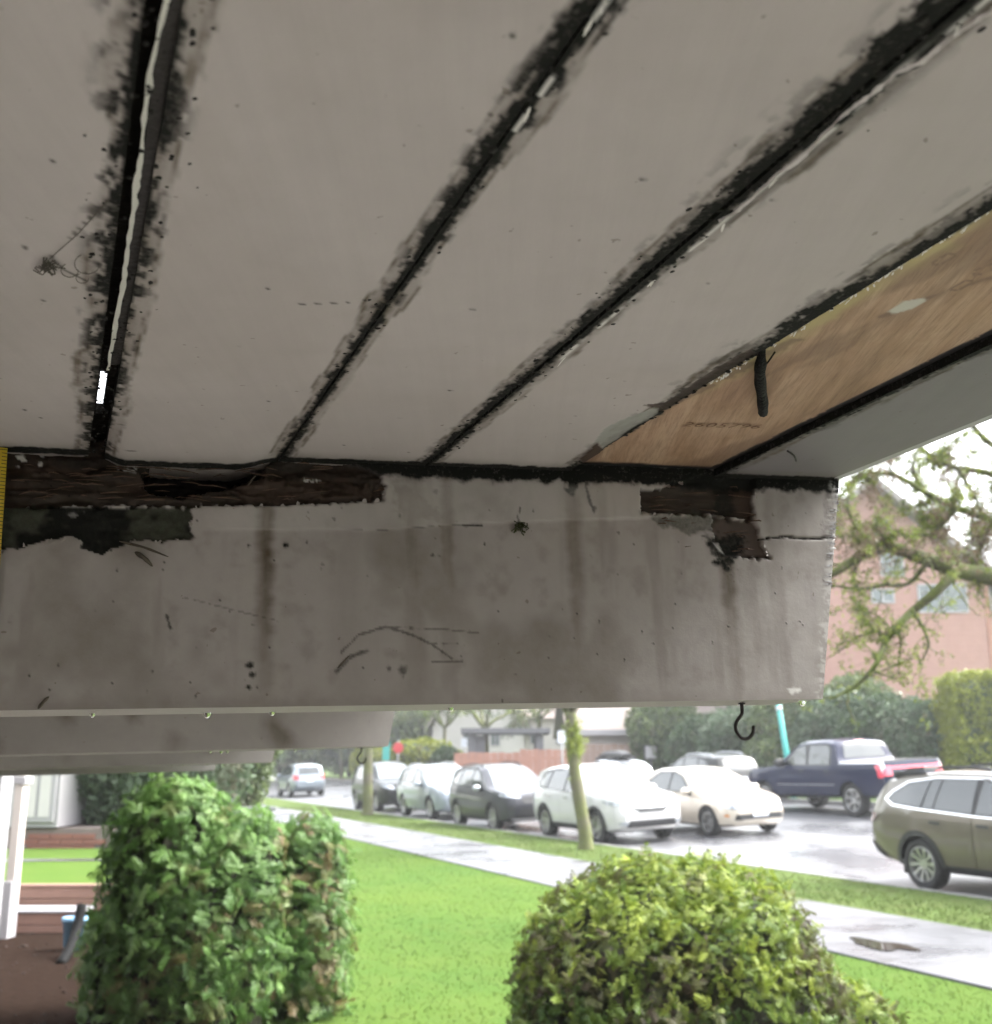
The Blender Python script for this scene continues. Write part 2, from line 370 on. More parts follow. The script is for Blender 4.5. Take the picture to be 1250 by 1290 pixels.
# bare plywood where a board came away
def ply_wear(S_, T_):
    n1 = fbm(S_ * 60, T_ * 60, 41); n2 = fbm(S_ * 160, T_ * 160, 45, 3); n3 = fbm(S_ * 22, T_ * 22, 49)
    dl = S_ - JN[3]; mo = sstep(1.2, .7, (dl + (n2 - .5) * .006) / (.0095 * (.5 + 1.1 * n1))); dr = JN[4] - S_
    mo = np.maximum(mo, sstep(1.2, .7, (dr + (n2 - .5) * .003) / (.004 * (.4 + .8 * n1)))); mo = np.maximum(mo, sstep(.020, .009, np.abs(T_ + .0) + (n1 - .5) * .012))
    ye = sstep(.036, .012, dl + (n1 - .5) * .02) * sstep(-.22, -.36, T_) * sstep(.004, .011, dl) * (.45 + .7 * n3)
    br = sstep(.55, .7, fbm(S_ * 26, T_ * 5, 52)) * .5
    kn = sstep(.002, -.001, poly_sd(S_, T_, SL([(1122, 404), (1140, 392), (1165, 388), (1168, 391), (1150, 401), (1128, 407)])))
    d = line_d(S_, T_, SL([(1115, 410), (1180, 384), (1250, 362)])); br = np.maximum(br, .8 * sstep(.008, .0, d + (n1 - .5) * .01))
    for c in [(1213, 372), (1243, 352), (1190, 340)]:
        q = S(*c); dd = np.hypot((S_ - q[0]) * 2.0, T_ - q[1]); br = np.maximum(br, .8 * sstep(.003, .001, np.abs(dd - .010) + (n2 - .5) * .004))
    d = line_d(S_, T_, SL([(790, 545), (880, 505), (1000, 440)])) ; br = np.maximum(br, .7 * sstep(.007, .001, d + (n1 - .5) * .02))
    wh = sstep(.0016, .0004, np.abs(dl - .0095 - (n1 - .5) * .008)) * sstep(-.24, -.36, T_) * sstep(.4, .55, n2)
    return mo, ye, br, np.maximum(kn, wh), 0 * mo, .001 * (n3 - .5)
soffit_board(JN[3] - .012, JN[4] + .012, True, M['ply'], h0=.0085, thick=.012, wearf=ply_wear, name='plywood_panel')
# stencilled lot number on the plywood
cu = bpy.data.curves.new('stamp', 'FONT'); cu.body = '2605796'; cu.size = .024; cu.extrude = .0; cu.space_character = 1.1
to = bpy.data.objects.new('stamp_tmp', cu); COL.objects.link(to); dg = bpy.context.evaluated_depsgraph_get()
me = bpy.data.meshes.new_from_object(to.evaluated_get(dg)); bpy.data.objects.remove(to)
q0, q1 = np.array(S(858, 545)), np.array(S(955, 548)); ex = nrm(q1 - q0); ey = np.array([ex[1], -ex[0]]); wid = max(v.co.x for v in me.vertices) or 1; sc = np.linalg.norm(q1 - q0) / wid
for v in me.vertices:
    q = q0 + ex * v.co.x * sc + ey * v.co.y * sc * .9; v.co = Vector(P3(q[0], q[1], .0074))
M['ink'] = plain('brown_ink', (.20, .115, .07), .8, var=.6, scale=300)
link('lot_number', me, M['ink'], roof)
# deck above the boards, fascia and roof covering
def hit_h(x, y, h): r = ray(x, y); return PMI @ (EYE + r * (((PO + DN * h - EYE) @ DN) / (r @ DN)) - PO)
SLOT = (JN[0] - .0058, JN[0] + .0012, hit_h(133, 468, .022)[1], hit_h(131, 508, .034)[1])       # a stretch where daylight falls through the joint
mb = MB()
for s0, s1, t0, t1 in ((JN[0] - 1.7, SLOT[0], -2.6, 7.6), (SLOT[1], JN[5] - .004, -2.6, 7.6), (SLOT[0], SLOT[1], -2.6, SLOT[2]), (SLOT[0], SLOT[1], SLOT[3], 7.6)): mb.box(s0, s1, t0, t1, .022, .034, lambda v: P3(*v))
mb.build('roof_deck', M['deck'], roof)
mb = MB(); mb.box(JN[5] - .001, JN[5] + .020, -2.62, 7.62, .003, .12, lambda v: P3(*v)); mb.build('fascia', M['edge'], roof)
# pale cover strip lying in the first joint, with a bare metal end
M['strip'] = plain('strip_white', (.62, .63, .57), .35, var=.12, scale=60, bump=.15)
def ribbon(name, L, R, h, mat, jag=.0, hr=None):
    V, F = [], []
    for i, (a, b) in enumerate(zip(L, R)):
        j = RNG.normal(0, jag); V += [P3(a[0] + j, a[1], h), P3(b[0] + RNG.normal(0, jag), b[1], h if hr is None else hr)]
        if i: F.append((2 * i - 2, 2 * i - 1, 2 * i + 1, 2 * i))
    n = len(V); V += [np.array(v) + DN * .0015 for v in V[:n]]
    for i in range(n // 2 - 1): F.append((n + 2 * i, n + 2 * i + 2, 2 * i + 2, 2 * i)); F.append((2 * i + 1, 2 * i + 3, n + 2 * i + 3, n + 2 * i + 1))
    return link(name, pymesh(name, V, F), mat, roof)
def lerp_pts(pts, n):
    out = []
    for a, b in zip(pts[:-1], pts[1:]):
        for k in range(n): out.append((a[0] + (b[0] - a[0]) * k / n, a[1] + (b[1] - a[1]) * k / n))
    return out + [pts[-1]]
Lp = [(208, -60), (206, 0), (186, 95), (176, 190), (168, 235), (159, 310), (151, 360), (141, 420), (134, 466)]
wd = [8, 8, 6, 5, 8, 5, 7, 6, 4]
Rp = [(p[0] + k, p[1]) for p, k in zip(Lp, wd)]
ribbon('cover_strip', SL(lerp_pts(Lp, 7)), SL(lerp_pts(Rp, 7)), -.0005, M['strip'], .0005)
ribbon('cover_strip_dark_edge', SL([(216, -60), (214, 0), (194, 95), (181, 190), (176, 235), (164, 310), (158, 360), (147, 420), (140, 465)]), SL([(240, -60), (236, 0), (213, 95), (200, 190), (192, 235), (180, 310), (172, 360), (160, 420), (152, 465)]), .004, M['steel_dark'], .0006)
Lw = [(1262, 2), (1240, 16), (1200, 42), (1162, 74), (1130, 88), (1095, 117), (1060, 142), (1022, 184), (1000, 203), (985, 212), (955, 238), (925, 266), (905, 276)]
ww_ = [1.6, 2, 1.5, 2, 1.5, 2, 1.6, 1.5, 3, 1, 1.5, 1.5, .6]; La, Ra = lerp_pts(Lw, 6), lerp_pts([(p[0] + k * .6, p[1] + k) for p, k in zip(Lw, ww_)], 6)
ribbon('lifted_paint_edge', SL(La), SL(Ra), -.0008, M['flake'], .0005, hr=-.0020)
# lifted paint flakes beside the joints
V, F = [], []
def flake(s, t, ln, wd_, ang, curl, h=0.0):
    n = len(V); k = 6; ca, sa = math.cos(ang), math.sin(ang); js = [random.uniform(.6, 1.2) for _ in range(k + 1)]
    for i in range(k + 1):
        f = i / k; hw = wd_ * .5 * math.sin(math.pi * min(.95, f * .9 + .08)) * js[i] + .0004
        for sg in (-1, 1):
            x = f * ln; y = sg * hw; V.append(P3(s + ca * x - sa * y, t + sa * x + ca * y, h - .0004 - curl * f * f - (.3 * curl if sg > 0 else 0)))
    for i in range(k): F.append((n + 2 * i, n + 2 * i + 1, n + 2 * i + 3, n + 2 * i + 2))
for i in range(9):
    t = random.uniform(-.85, -.3); flake(JN[2] + .0095 + random.uniform(-.001, .003), t, random.uniform(.005, .022), random.uniform(.0008, .0024), math.pi / 2 + random.uniform(-.35, .35), random.uniform(.001, .003))
for i in range(3):
    t = random.uniform(-.82, -.70); flake(JN[1] + .003, t, random.uniform(.004, .014), random.uniform(.0008, .002), math.pi / 2 + random.uniform(-.5, .5), random.uniform(.001, .003))
for i in range(110):
    t = random.uniform(-.70, -.30); flake(JN[3] + .008 + random.uniform(-.003, .004), t, random.uniform(.002, .008), random.uniform(.0006, .0016), math.pi / 2 + random.uniform(-.8, .8), random.uniform(.0, .002), .0075)
o = link('paint_flakes', pymesh('paint_flakes', V, F, True), M['flake'], roof); o['kind'] = 'stuff'
# dark crumbs and grime lumps caught in the joints
M['crumb'] = plain('mould_crumb', (.014, .014, .012), .9, var=.7, scale=200, bump=.5)
ico_v, ico_f = None, None
bm = bmesh.new(); bmesh.ops.create_icosphere(bm, subdivisions=1, radius=1); ICO_V = np.array([v.co[:] for v in bm.verts]); ICO_F = np.array([[v.index for v in f.verts] for f in bm.faces]); bm.free()
def lumps(name, pts, rads, mat, parent, squash=.45, kind='stuff'):
    Vs, Fs = [], []
    for i, (p, r) in enumerate(zip(pts, rads)):
        k = ICO_V * (1 + RNG.normal(0, .22, (len(ICO_V), 1))); Vs.append(P3a(p[0] + k[:, 0] * r, p[1] + k[:, 1] * r * RNG.uniform(.7, 1.8), p[2] + k[:, 2] * r * squash)); Fs.append(ICO_F + i * len(ICO_V))
    o = link(name, npmesh(name, np.concatenate(Vs), np.concatenate(Fs), smooth=True), mat, parent); o['kind'] = kind; return o
pts, rr = [], []
for i in range(900):
    j = random.choice([0, 0, 1, 1, 2, 2, 2, 3, 5]); t = random.uniform(-.95, -.005)
    if j == 5: s = random.uniform(-.44, .4); t = -abs(random.gauss(0, .006)) - .001
    else: s = JN[j] + random.gauss(0, [.012, .005, .008, .005][j] * (.8 if t > -.4 else 1.1))
    if j == 3 and s > JN[3] - .002: s = JN[3] - .004
    pts.append((s, t, 0)); rr.append(random.uniform(.0006, .0022) * (1.4 if random.random() < .1 else 1))
lumps('mould_crumbs', pts, rr, M['crumb'], roof)
pts, rr = [], []
for i in range(60):
    pts.append((SLOT[0] + random.gauss(0, .0008) if i % 2 else SLOT[1] + random.gauss(0, .0008), random.uniform(SLOT[2] - .12, SLOT[3]), .021)); rr.append(random.uniform(.0006, .0016))
lumps('slot_crumbs', pts, rr, M['crumb'], roof, .8)
# tar drip and a thin root hanging over the bare plywood
tb = MB(); p = [P3(*S(962, 438), .006), P3(*S(958, 452), -.004), P3(*S(957, 470), -.006), P3(*S(960, 495), -.008), P3(*S(961, 515), -.006)]
tb.tube(smoothpath(p, 5), [.0018 + .0036 * min(1, i / 5) + .0004 * math.sin(i * 1.3) for i in range(20)] + [.0012], 8)
tb.tube(smoothpath([P3(*S(962, 458), -.003), P3(*S(968, 450), -.004), P3(*S(976, 441), -.002)], 4), .0009, 6)
tb.build('tar_drip', M['tar'], roof, True)
tb = MB(); tb.tube(smoothpath([P3(*S(992, 567), -.001), P3(*S(1000, 570), -.004), P3(*S(1003, 578), -.003)], 4), .0012, 6); tb.build('hanging_fibre', M['steel_dark'], roof, True)
# cobweb tuft
M['web'] = plain('dusty_web', (.10, .09, .075), .9, var=.4, scale=200)
tb = MB()
tb.tube([P3(*S(62, 325), -.001), P3(*S(98, 290), -.003), P3(*S(137, 250), -.001)], .00035, 5)
for i in range(26):
    a = random.uniform(0, 6.28); r = random.uniform(.004, .011); c0 = S(61 + random.gauss(0, 4), 331 + random.gauss(0, 4))
    tb.tube(smoothpath([P3(*c0, -.001), P3(c0[0] + r * .5 * math.cos(a), c0[1] + r * .5 * math.sin(a), -.004), P3(c0[0] + r * math.cos(a + .8), c0[1] + r * math.sin(a + .8), -.001)], 3), .0005, 4)
for cx, cy, r in ((88, 338, 11), (104, 348, 8), (110, 330, 16)):
    tb.tube([P3(*S(cx + r * math.cos(a * .35), cy + r * .8 * math.sin(a * .35)), -.0015) for a in range(13)], .0003, 4)
tb.build('cobweb', M['web'], roof)

# ------------------------------------------------------------------ beams
SEND0, SEND1, BH = .583, .528, -.282
def beam_wear(S_, H_):
    n1 = fbm(S_ * 60, H_ * 60, 61); n2 = fbm(S_ * 190, H_ * 190, 65, 3); n3 = fbm(S_ * 18, H_ * 18, 69); ns = fbm(S_ * 70, H_ * 7, 73); nl = fbm(S_ * 14, H_ * 80, 77)
    j = (n2 - .5) * .007 + (n1 - .5) * .009 + (fbm(S_ * 30, H_ * 160, 95) - .5) * .006
    z = np.zeros_like(S_); mo = np.zeros_like(S_); br = np.zeros_like(S_); rot = np.zeros_like(S_); gre = np.zeros_like(S_); hole = np.zeros_like(S_); bw = np.zeros_like(S_); wh = np.zeros_like(S_); gy = np.zeros_like(S_)
    def P(pts, jit=1.0): return poly_sd(S_, H_, BL(pts)) + j * jit
    # water streaks below the joints
    for px, w_, a in ((335, .0095, 1.0), (520, .013, .7), (565, .009, .8), (725, .010, .75), (915, .010, 1.1), (975, .008, .3), (60, .012, .4), (440, .02, .25)):
        s0 = B(px, 700)[0]; br = np.maximum(br, a * sstep(w_ * 1.7, w_ * .2, np.abs(S_ - s0 + (nl - .5) * .01)) * (.25 + .9 * ns) * (.55 + .6 * sstep(-.27, -.05, H_)))
    br = np.maximum(br, .8 * sstep(.0, -.012, P([(487, 600), (520, 600), (545, 625), (572, 650), (560, 660), (500, 662), (488, 640)], 2)) * (.4 + .6 * n1))
    br = np.maximum(br, .42 * sstep(.48, .72, fbm(S_ * 9, H_ * 9, 81))); br = np.maximum(br, .30 * sstep(.5, .8, fbm(S_ * 38, H_ * 5, 83))); br = np.maximum(br, .28 * sstep(.50, .85, fbm(S_ * 40, H_ * 40, 87, 5)))
    br = np.maximum(br, .5 * sstep(-.255, -.283, H_ + (n1 - .5) * .02) * (.3 + .7 * n3))
    # moulded top edge
    d = np.abs(H_ + .002) + (n2 - .5) * .006; mo = np.maximum(mo, sstep(1.2, .7, d / (.015 * (.5 + .9 * n1)))); br = np.maximum(br, .6 * sstep(.03, .0, -H_) * n3)
    # trim ledge
    led = np.interp(S_, [q[0] for q in BL([(240, 668), (485, 668), (560, 662), (700, 656), (905, 650)])], [q[1] for q in BL([(240, 668), (485, 668), (560, 662), (700, 656), (905, 650)])])
    z += -.0012 * sstep(-.0008, .0008, H_ - led) * sstep(B(235, 660)[0], B(300, 660)[0], S_) * sstep(B(930, 650)[0], B(890, 650)[0], S_)
    mo = np.maximum(mo, .55 * sstep(.0013, .0004, np.abs(H_ - led)) * sstep(.45, .6, n1) * sstep(B(380, 660)[0], B(480, 660)[0], S_) * sstep(B(640, 650)[0], B(560, 650)[0], S_))
    wh = np.maximum(wh, .20 * sstep(-.001, .001, H_ - led) * sstep(B(235, 660)[0], B(300, 660)[0], S_) * sstep(B(880, 650)[0], B(840, 650)[0], S_) * (.6 + .6 * n3) * sstep(-.014, -.024, H_ + (n1 - .5) * .012))
    # left rotten band
    k = sstep(.0007, -.0007, P([(-200, 540), (0, 545), (110, 550), (230, 555), (368, 560), (440, 583), (478, 598), (487, 612), (484, 629), (440, 634), (240, 637), (0, 637), (-200, 637)], .8))
    rot = np.maximum(rot, k); z += k * (.010 + .011 * (nl - .5) * 2 + .006 * (n2 - .5) + .004 * (n1 - .5)); mo *= 1 - .6 * k; br *= 1 - k; wh *= 1 - k
    kb = sstep(.001, -.001, P([(300, 605), (345, 600), (440, 606), (478, 618), (470, 628), (300, 632)], 1.5)) * k; bw = np.maximum(bw, .55 * kb); z -= .003 * kb; bw = np.maximum(bw, k * .8 * sstep(.56, .66, nl))
    k2 = sstep(.001, -.001, P([(178, 590), (215, 575), (275, 572), (338, 575), (330, 600), (292, 612), (262, 618), (225, 625), (212, 619), (190, 620)], 1.2)); hole = np.maximum(hole, k2 * .9); z += .045 * k2
    wh = np.maximum(wh, .75 * k * sstep(.60, .66, n2) * sstep(.0, -.003, poly_sd(S_, H_, BL([(20, 570), (55, 568), (52, 582), (22, 583)])) * 1 - .002))
    wh = np.maximum(wh, .7 * sstep(.52, .62, n2) * sstep(.001, -.001, poly_sd(S_, H_, BL([(148, 584), (175, 585), (172, 592), (150, 590)]))))
    wh = np.maximum(wh, .8 * sstep(.62, .68, n2) * sstep(.001, -.002, poly_sd(S_, H_, BL([(380, 597), (412, 595), (414, 606), (385, 606)]))))
    # left mossy strip
    k = sstep(.0007, -.0007, P([(-200, 637), (0, 637), (240, 639), (241, 678), (200, 682), (168, 680), (142, 688), (128, 698), (106, 692), (95, 676), (60, 680), (20, 690), (-200, 690)], .8))
    gre = np.maximum(gre, k * (.8 + .2 * n1)); rot = np.maximum(rot, k); z += k * (.0045 + .006 * (n1 - .5) + .004 * (nl - .5)); br *= 1 - k; wh *= 1 - k
    mo = np.maximum(mo, k * sstep(.5, .62, fbm(S_ * 22, H_ * 30, 85)) * .9); gy = np.maximum(gy, 0 * k)
    wh = np.maximum(wh, .30 * k * sstep(.63, .7, n1) * sstep(.0, -.006, P([(35, 655), (90, 640), (140, 640), (100, 675), (50, 672)])))
    # right rotten patch
    k = sstep(.0007, -.0007, P([(806, 623), (808, 616), (834, 617), (840, 611), (862, 609), (875, 601), (948, 600), (953, 612), (950, 630), (952, 656), (900, 648), (808, 645)], .9))
    rot = np.maximum(rot, k); z += k * (.008 + .005 * (nl - .5) * 2); br *= 1 - k; wh *= 1 - k; bw = np.maximum(bw, k * sstep(B(890, 620)[0], B(925, 620)[0], S_) * .75)
    k = sstep(.0007, -.0007, P([(898, 650), (954, 656), (958, 682), (970, 702), (945, 704), (915, 700), (900, 680)], .9))
    bw = np.maximum(bw, k * .9); z += k * .005; br *= 1 - k
    k = sstep(.004, -.003, P([(808, 645), (900, 649), (898, 672), (870, 668), (830, 660)], 1.6)); gre = np.maximum(gre, .75 * k); z += .001 * k
    k = sstep(.006, -.004, P([(893, 670), (935, 675), (940, 700), (918, 715), (900, 700)], 2.5)); mo = np.maximum(mo, .9 * k)
    wh = np.maximum(wh, .5 * sstep(.0012, -.001, P([(900, 684), (908, 684), (914, 697), (906, 694)], .4)))
    k = sstep(.010, -.004, P([(903, 610), (930, 605), (925, 650), (905, 650)], 2)); mo = np.maximum(mo, .75 * k)
    # black run below the third joint, crack, splits and scratches
    k = sstep(.002, -.002, P([(712, 596), (735, 594), (730, 612), (722, 622), (714, 621)], 1.3)); mo = np.maximum(mo, k)
    for l, r, a, dz in (([(735, 600), (742, 630), (748, 645)], .0016, .8, 0), ([(958, 679), (990, 676), (1020, 679), (1058, 676)], .0011, .95, .004), ([(970, 703), (940, 701)], .0014, .9, .003),
                     ([(430, 822), (452, 800), (487, 789), (520, 800), (545, 812), (570, 830)], .0013, .5, .0009), ([(487, 790), (545, 792), (603, 797)], .0009, .45, .0008), ([(540, 811), (585, 812)], .0007, .5, .0005),
                     ([(424, 846), (440, 828), (462, 820)], .0022, .55, .0008), ([(545, 834), (582, 833)], .001, .5, 0), ([(655, 640), (652, 652), (656, 668)], .0012, .8, 0), ([(584, 662), (607, 662)], .001, .9, 0),
                     ([(210, 775), (215, 792)], .0014, .7, 0), ([(230, 752), (300, 770), (350, 782)], .0006, .35, 0)):
        k = sstep(r * 1.5, r * .5, line_d(S_, H_, BL(l)) + (n2 - .5) * .0025); mo = np.maximum(mo, a * k); z += dz * k
    for cx, cy, r, a in ((507, 845, .006, .6), (315, 838, .004, .8), (318, 850, .004, .8), (313, 866, .003, .9), (490, 842, .003, .5), (740, 610, .004, .8), (748, 640, .003, .8), (503, 650, .0025, .9), (313, 687, .002, .9), (360, 687, .003, .9), (548, 620, .003, .5), (545, 700, .002, .6)):
        q = B(cx, cy); mo = np.maximum(mo, a * sstep(r * 1.2, r * .4, np.hypot(S_ - q[0], H_ - q[1]) + (n2 - .5) * r * 1.6))
    for q in range(110):
        a, b = RNG.uniform(-.45, .56), RNG.uniform(-.28, -.03); r = RNG.uniform(.0005, .0014); mo = np.maximum(mo, .75 * sstep(r * 1.3, r * .4, np.hypot(S_ - a, (H_ - b) * .8) + (n2 - .5) * .001))
    # frayed end
    se = SEND0 + (SEND1 - SEND0) * (H_ / BH); fray = sstep(.014, .004, se - S_ + (fbm(S_ * 30, H_ * 300, 91) - .5) * .018); wh = np.maximum(wh, .5 * fray * sstep(.45, .6, n2)); mo = np.maximum(mo, .45 * sstep(.022, .008, se - S_ + (n2 - .5) * .02) * (1 - fray) * sstep(-.13, -.02, H_))
    wh = np.maximum(wh, sstep(.002, -.001, P([(992, 868), (1008, 866), (1012, 872), (998, 875)], .6)))
    mo *= 1 - hole * .5; z += .0010 * (n3 - .5)
    return (mo, br, gy, np.minimum(wh, 1)), (rot, gre, hole, bw), z
def make_beam(toff, depth, fine, hz=0.0, cut=0.0):
    ss = axis([(-1.85, -.52, .1), (-.52, .585, .0021)]) if fine else axis([(-1.85, .585, .04)]); hh = axis([(BH, .02, .0021)]) if fine else axis([(BH, .02, .03)])
    Sg, Hg = np.meshgrid(ss, hh, indexing='ij'); se = SEND0 + (SEND1 - SEND0) * np.clip(Hg / BH, 0, 1); Sg = np.where(Sg > se - .002, np.minimum(Sg, se), Sg)
    se = se - cut; f = (ss - ss[0]) / (ss[-1] - ss[0]); Sg = ss[0] + f[:, None] * (se - ss[0])
    if fine: W, W2, z = beam_wear(Sg, Hg)
    else:
        o = np.zeros_like(Sg); ns = fbm(Sg * 30 + toff * 9, Hg * 6, 31); W = (o, sstep(.55, .8, ns) * .8, o, o); W2 = (o, o, o, o); z = o
    V = P3a(Sg.ravel(), (z + toff).ravel(), (Hg + hz).ravel()); n = len(V); ns_, nh = len(ss), len(hh); F = grid_faces(ns_, nh)[:, ::-1]
    ring = np.concatenate([np.arange(nh), np.arange(1, ns_) * nh + nh - 1, (ns_ - 1) * nh + np.arange(nh - 2, -1, -1), np.arange(ns_ - 2, 0, -1) * nh]); m = len(ring)
    rs, rh = Sg.ravel()[ring], Hg.ravel()[ring]
    V2 = np.concatenate([V[ring], P3a(rs, np.full(m, toff + depth), rh + hz)]); k = np.arange(m); k2 = (k + 1) % m
    F2 = np.stack([n + k2, n + m + k2, n + m + k, n + k], -1)
    Wf = np.stack([q for q in W], -1).reshape(-1, 4); W2f = np.stack([q for q in W2], -1).reshape(-1, 4); e = np.zeros((2 * m, 4)); e[np.tile(rh > -.002, 2), 0] = 1
    me = npmesh('beam', np.concatenate([V, V2]), np.concatenate([F, F2]), {'wear': np.concatenate([Wf, e]), 'wear2': np.concatenate([W2f, e])})
    me.polygons.foreach_set('use_smooth', np.concatenate([np.ones(len(F), bool), np.zeros(len(F2), bool)]))
    return link('beam', me, M['beam'], roof)
def hook(beam, s, t, h, k=1.0):
    mb = MB(); p = [(0, .006), (0, -.010), (-.002, -.014), (-.0085, -.022), (-.0095, -.030), (-.004, -.0385), (.004, -.0395), (.0105, -.034), (.0125, -.026)]
    mb.tube(smoothpath([P3(s + a * k, t, h + b * k) for a, b in p], 5), .0021 * k, 10); mb.tube([P3(s, t, h - .0005), P3(s, t, h - .002)], .0042 * k, 12)
    mb.build('hook', M['steel_dark'], beam, True)
def drop(beam, s, t, h, r):
    prof = [(0.0002, -r * 1.5), (r * .55, -r * 1.3), (r * .9, -r * .8), (r * 1.0, -r * .3), (r * 1.25, .0002)]; V, F = lathe_vf(prof, 14, 'Z'); F.append(tuple(k * 5 for k in range(14)))
    link('water_drop', pymesh('water_drop', [P3(s + v[0], t + v[1], h + v[2]) for v in V], F, True), M['drop'], beam)
b1 = make_beam(0, .105, True)
q = B(936, 880); hook(b1, q[0] + .026, .045, BH, 1.12)
for px, r, t in ((275, .0042, .09), (120, .003, .07), (362, .003, .09), (1030, .0045, .03), (590, .003, .06)): drop(b1, B(px, 885)[0], t, BH, r)
for k, (T, z) in enumerate(((2.91 - 1.3, 0), (4.5 - 1.3, 0), (6.1 - 1.3, 0))):
    b = make_beam(T, .105, False, .006, .085); hook(b, q[0] - .035, T + .045, BH + .006)
    for i in range(4): drop(b, random.uniform(.0, .42), T + random.uniform(.02, .09), BH + .006, random.uniform(.003, .005))
# loose bits stuck to the front beam
M['moss'] = plain('moss', (.045, .055, .018), .95, var=.6, scale=180, bump=.6)
tb = MB(); 
for i in range(30):
    c = B(654 + random.gauss(0, 2.5), 664 + random.gauss(0, 3.5)); a = random.uniform(0, 6.28); tb.tube([P3(c[0], -.001, c[1]), P3(c[0] + .003 * math.cos(a), -.004, c[1] + .003 * math.sin(a)), P3(c[0] + .005 * math.cos(a + 1), -.001, c[1] + .005 * math.sin(a + 1))], .0007, 4)
tb.build('moss_tuft', M['moss'], b1)
tb = MB()
for a, b_, r in (((150, 682), (212, 702), .0016), ((170, 696), (192, 714), .003), ((425, 842), (440, 826), .0012), ((48, 893), (62, 878), .0022), ((368, 570), (362, 580), .0011), ((312, 612), (322, 600), .0011)):
    p, q2 = B(*a), B(*b_); tb.tube(smoothpath([P3(p[0], -.001, p[1]), P3((p[0] + q2[0]) / 2, -.005, (p[1] + q2[1]) / 2 + .001), P3(q2[0], -.002, q2[1])], 4), [r * f for f in (.3, .7, 1, .9, .8, .9, .7, .5, .2)], 6)
tb.build('splinter', M['wood_bit'] if 'wood_bit' in M else M['web'], b1, True)
M['splint'] = plain('brown_splinter', (.10, .062, .042), .85, var=.5, scale=120, bump=.4)
tb = MB()
for i in range(120):
    if i < 85: px, py = random.uniform(5, 480), random.uniform(582, 630)
    else: px, py = random.uniform(812, 950), random.uniform(612, 695)
    p = B(px, py); l = random.uniform(.008, .034); sl = random.gauss(0, .10); d0 = random.uniform(-.004, .006); r = random.uniform(.0005, .0013)
    tb.tube([P3(p[0], .006 + d0, p[1]), P3(p[0] + l * .5, .002 + d0 + random.gauss(0, .002), p[1] + sl * l * .5), P3(p[0] + l, .005 + d0 + random.gauss(0, .003), p[1] + sl * l)], [r * .4, r, r * .3], 4)
o = tb.build('splinters', M['splint'], b1); o['kind'] = 'stuff'
V, F = [], []
def curl(px, py, ang, ln, wd_):
    p = B(px, py); n = len(V); k = 5; ca, sa = math.cos(ang), math.sin(ang)
    for i in range(k + 1):
        f = i / k; hw = wd_ * .5 * (1 - .75 * f * f) * random.uniform(.7, 1.2)
        for sg in (-1, 1): V.append(P3(p[0] + ca * f * ln - sa * sg * hw, -.0006 - .6 * ln * f * f, p[1] + sa * f * ln + ca * sg * hw))
    for i in range(k): F.append((n + 2 * i, n + 2 * i + 1, n + 2 * i + 3, n + 2 * i + 2))
for x0, y0, x1, y1, n, ang in ((245, 640, 482, 632, 30, math.pi / 2), (10, 690, 100, 678, 12, math.pi / 2), (150, 686, 238, 680, 10, math.pi / 2), (486, 606, 486, 630, 5, math.pi), (808, 618, 870, 604, 9, -math.pi / 2), (808, 646, 895, 650, 8, math.pi / 2), (953, 606, 955, 655, 8, math.pi), (958, 665, 968, 700, 6, math.pi), (242, 642, 242, 676, 5, math.pi)):
    for i in range(n):
        if random.random() < .55: continue
        f = random.random(); curl(x0 + (x1 - x0) * f, y0 + (y1 - y0) * f + (2 if abs(ang) < 2 and ang > 0 else 0), ang + random.gauss(0, .35), random.uniform(.002, .0055), random.uniform(.002, .008))
M['curl'] = plain('curled_paint', (.30, .28, .26), .7, var=.25, scale=90, bump=.2)
o = link('curled_paint', pymesh('curled_paint', V, F, True), M['curl'], b1); o['kind'] = 'stuff'
V, F = [], []
for i in range(44):
    h = random.uniform(-.14, -.005) if i < 50 else random.uniform(-.28, -.1); se = SEND0 + (SEND1 - SEND0) * h / BH; n = len(V); l = random.uniform(.003, .011); w2 = random.uniform(.0006, .0016)
    s0 = se - random.uniform(.0, .006); V += [P3(s0 - l, -.0006, h), P3(s0, -.0008, h + w2), P3(s0 + random.uniform(0, .002), -.004 * random.random() - .001, h), P3(s0, -.0008, h - w2)]; F.append((n, n + 1, n + 2, n + 3))
o = link('frayed_paint', pymesh('frayed_paint', V, F), M['edge'], b1); o['kind'] = 'stuff'

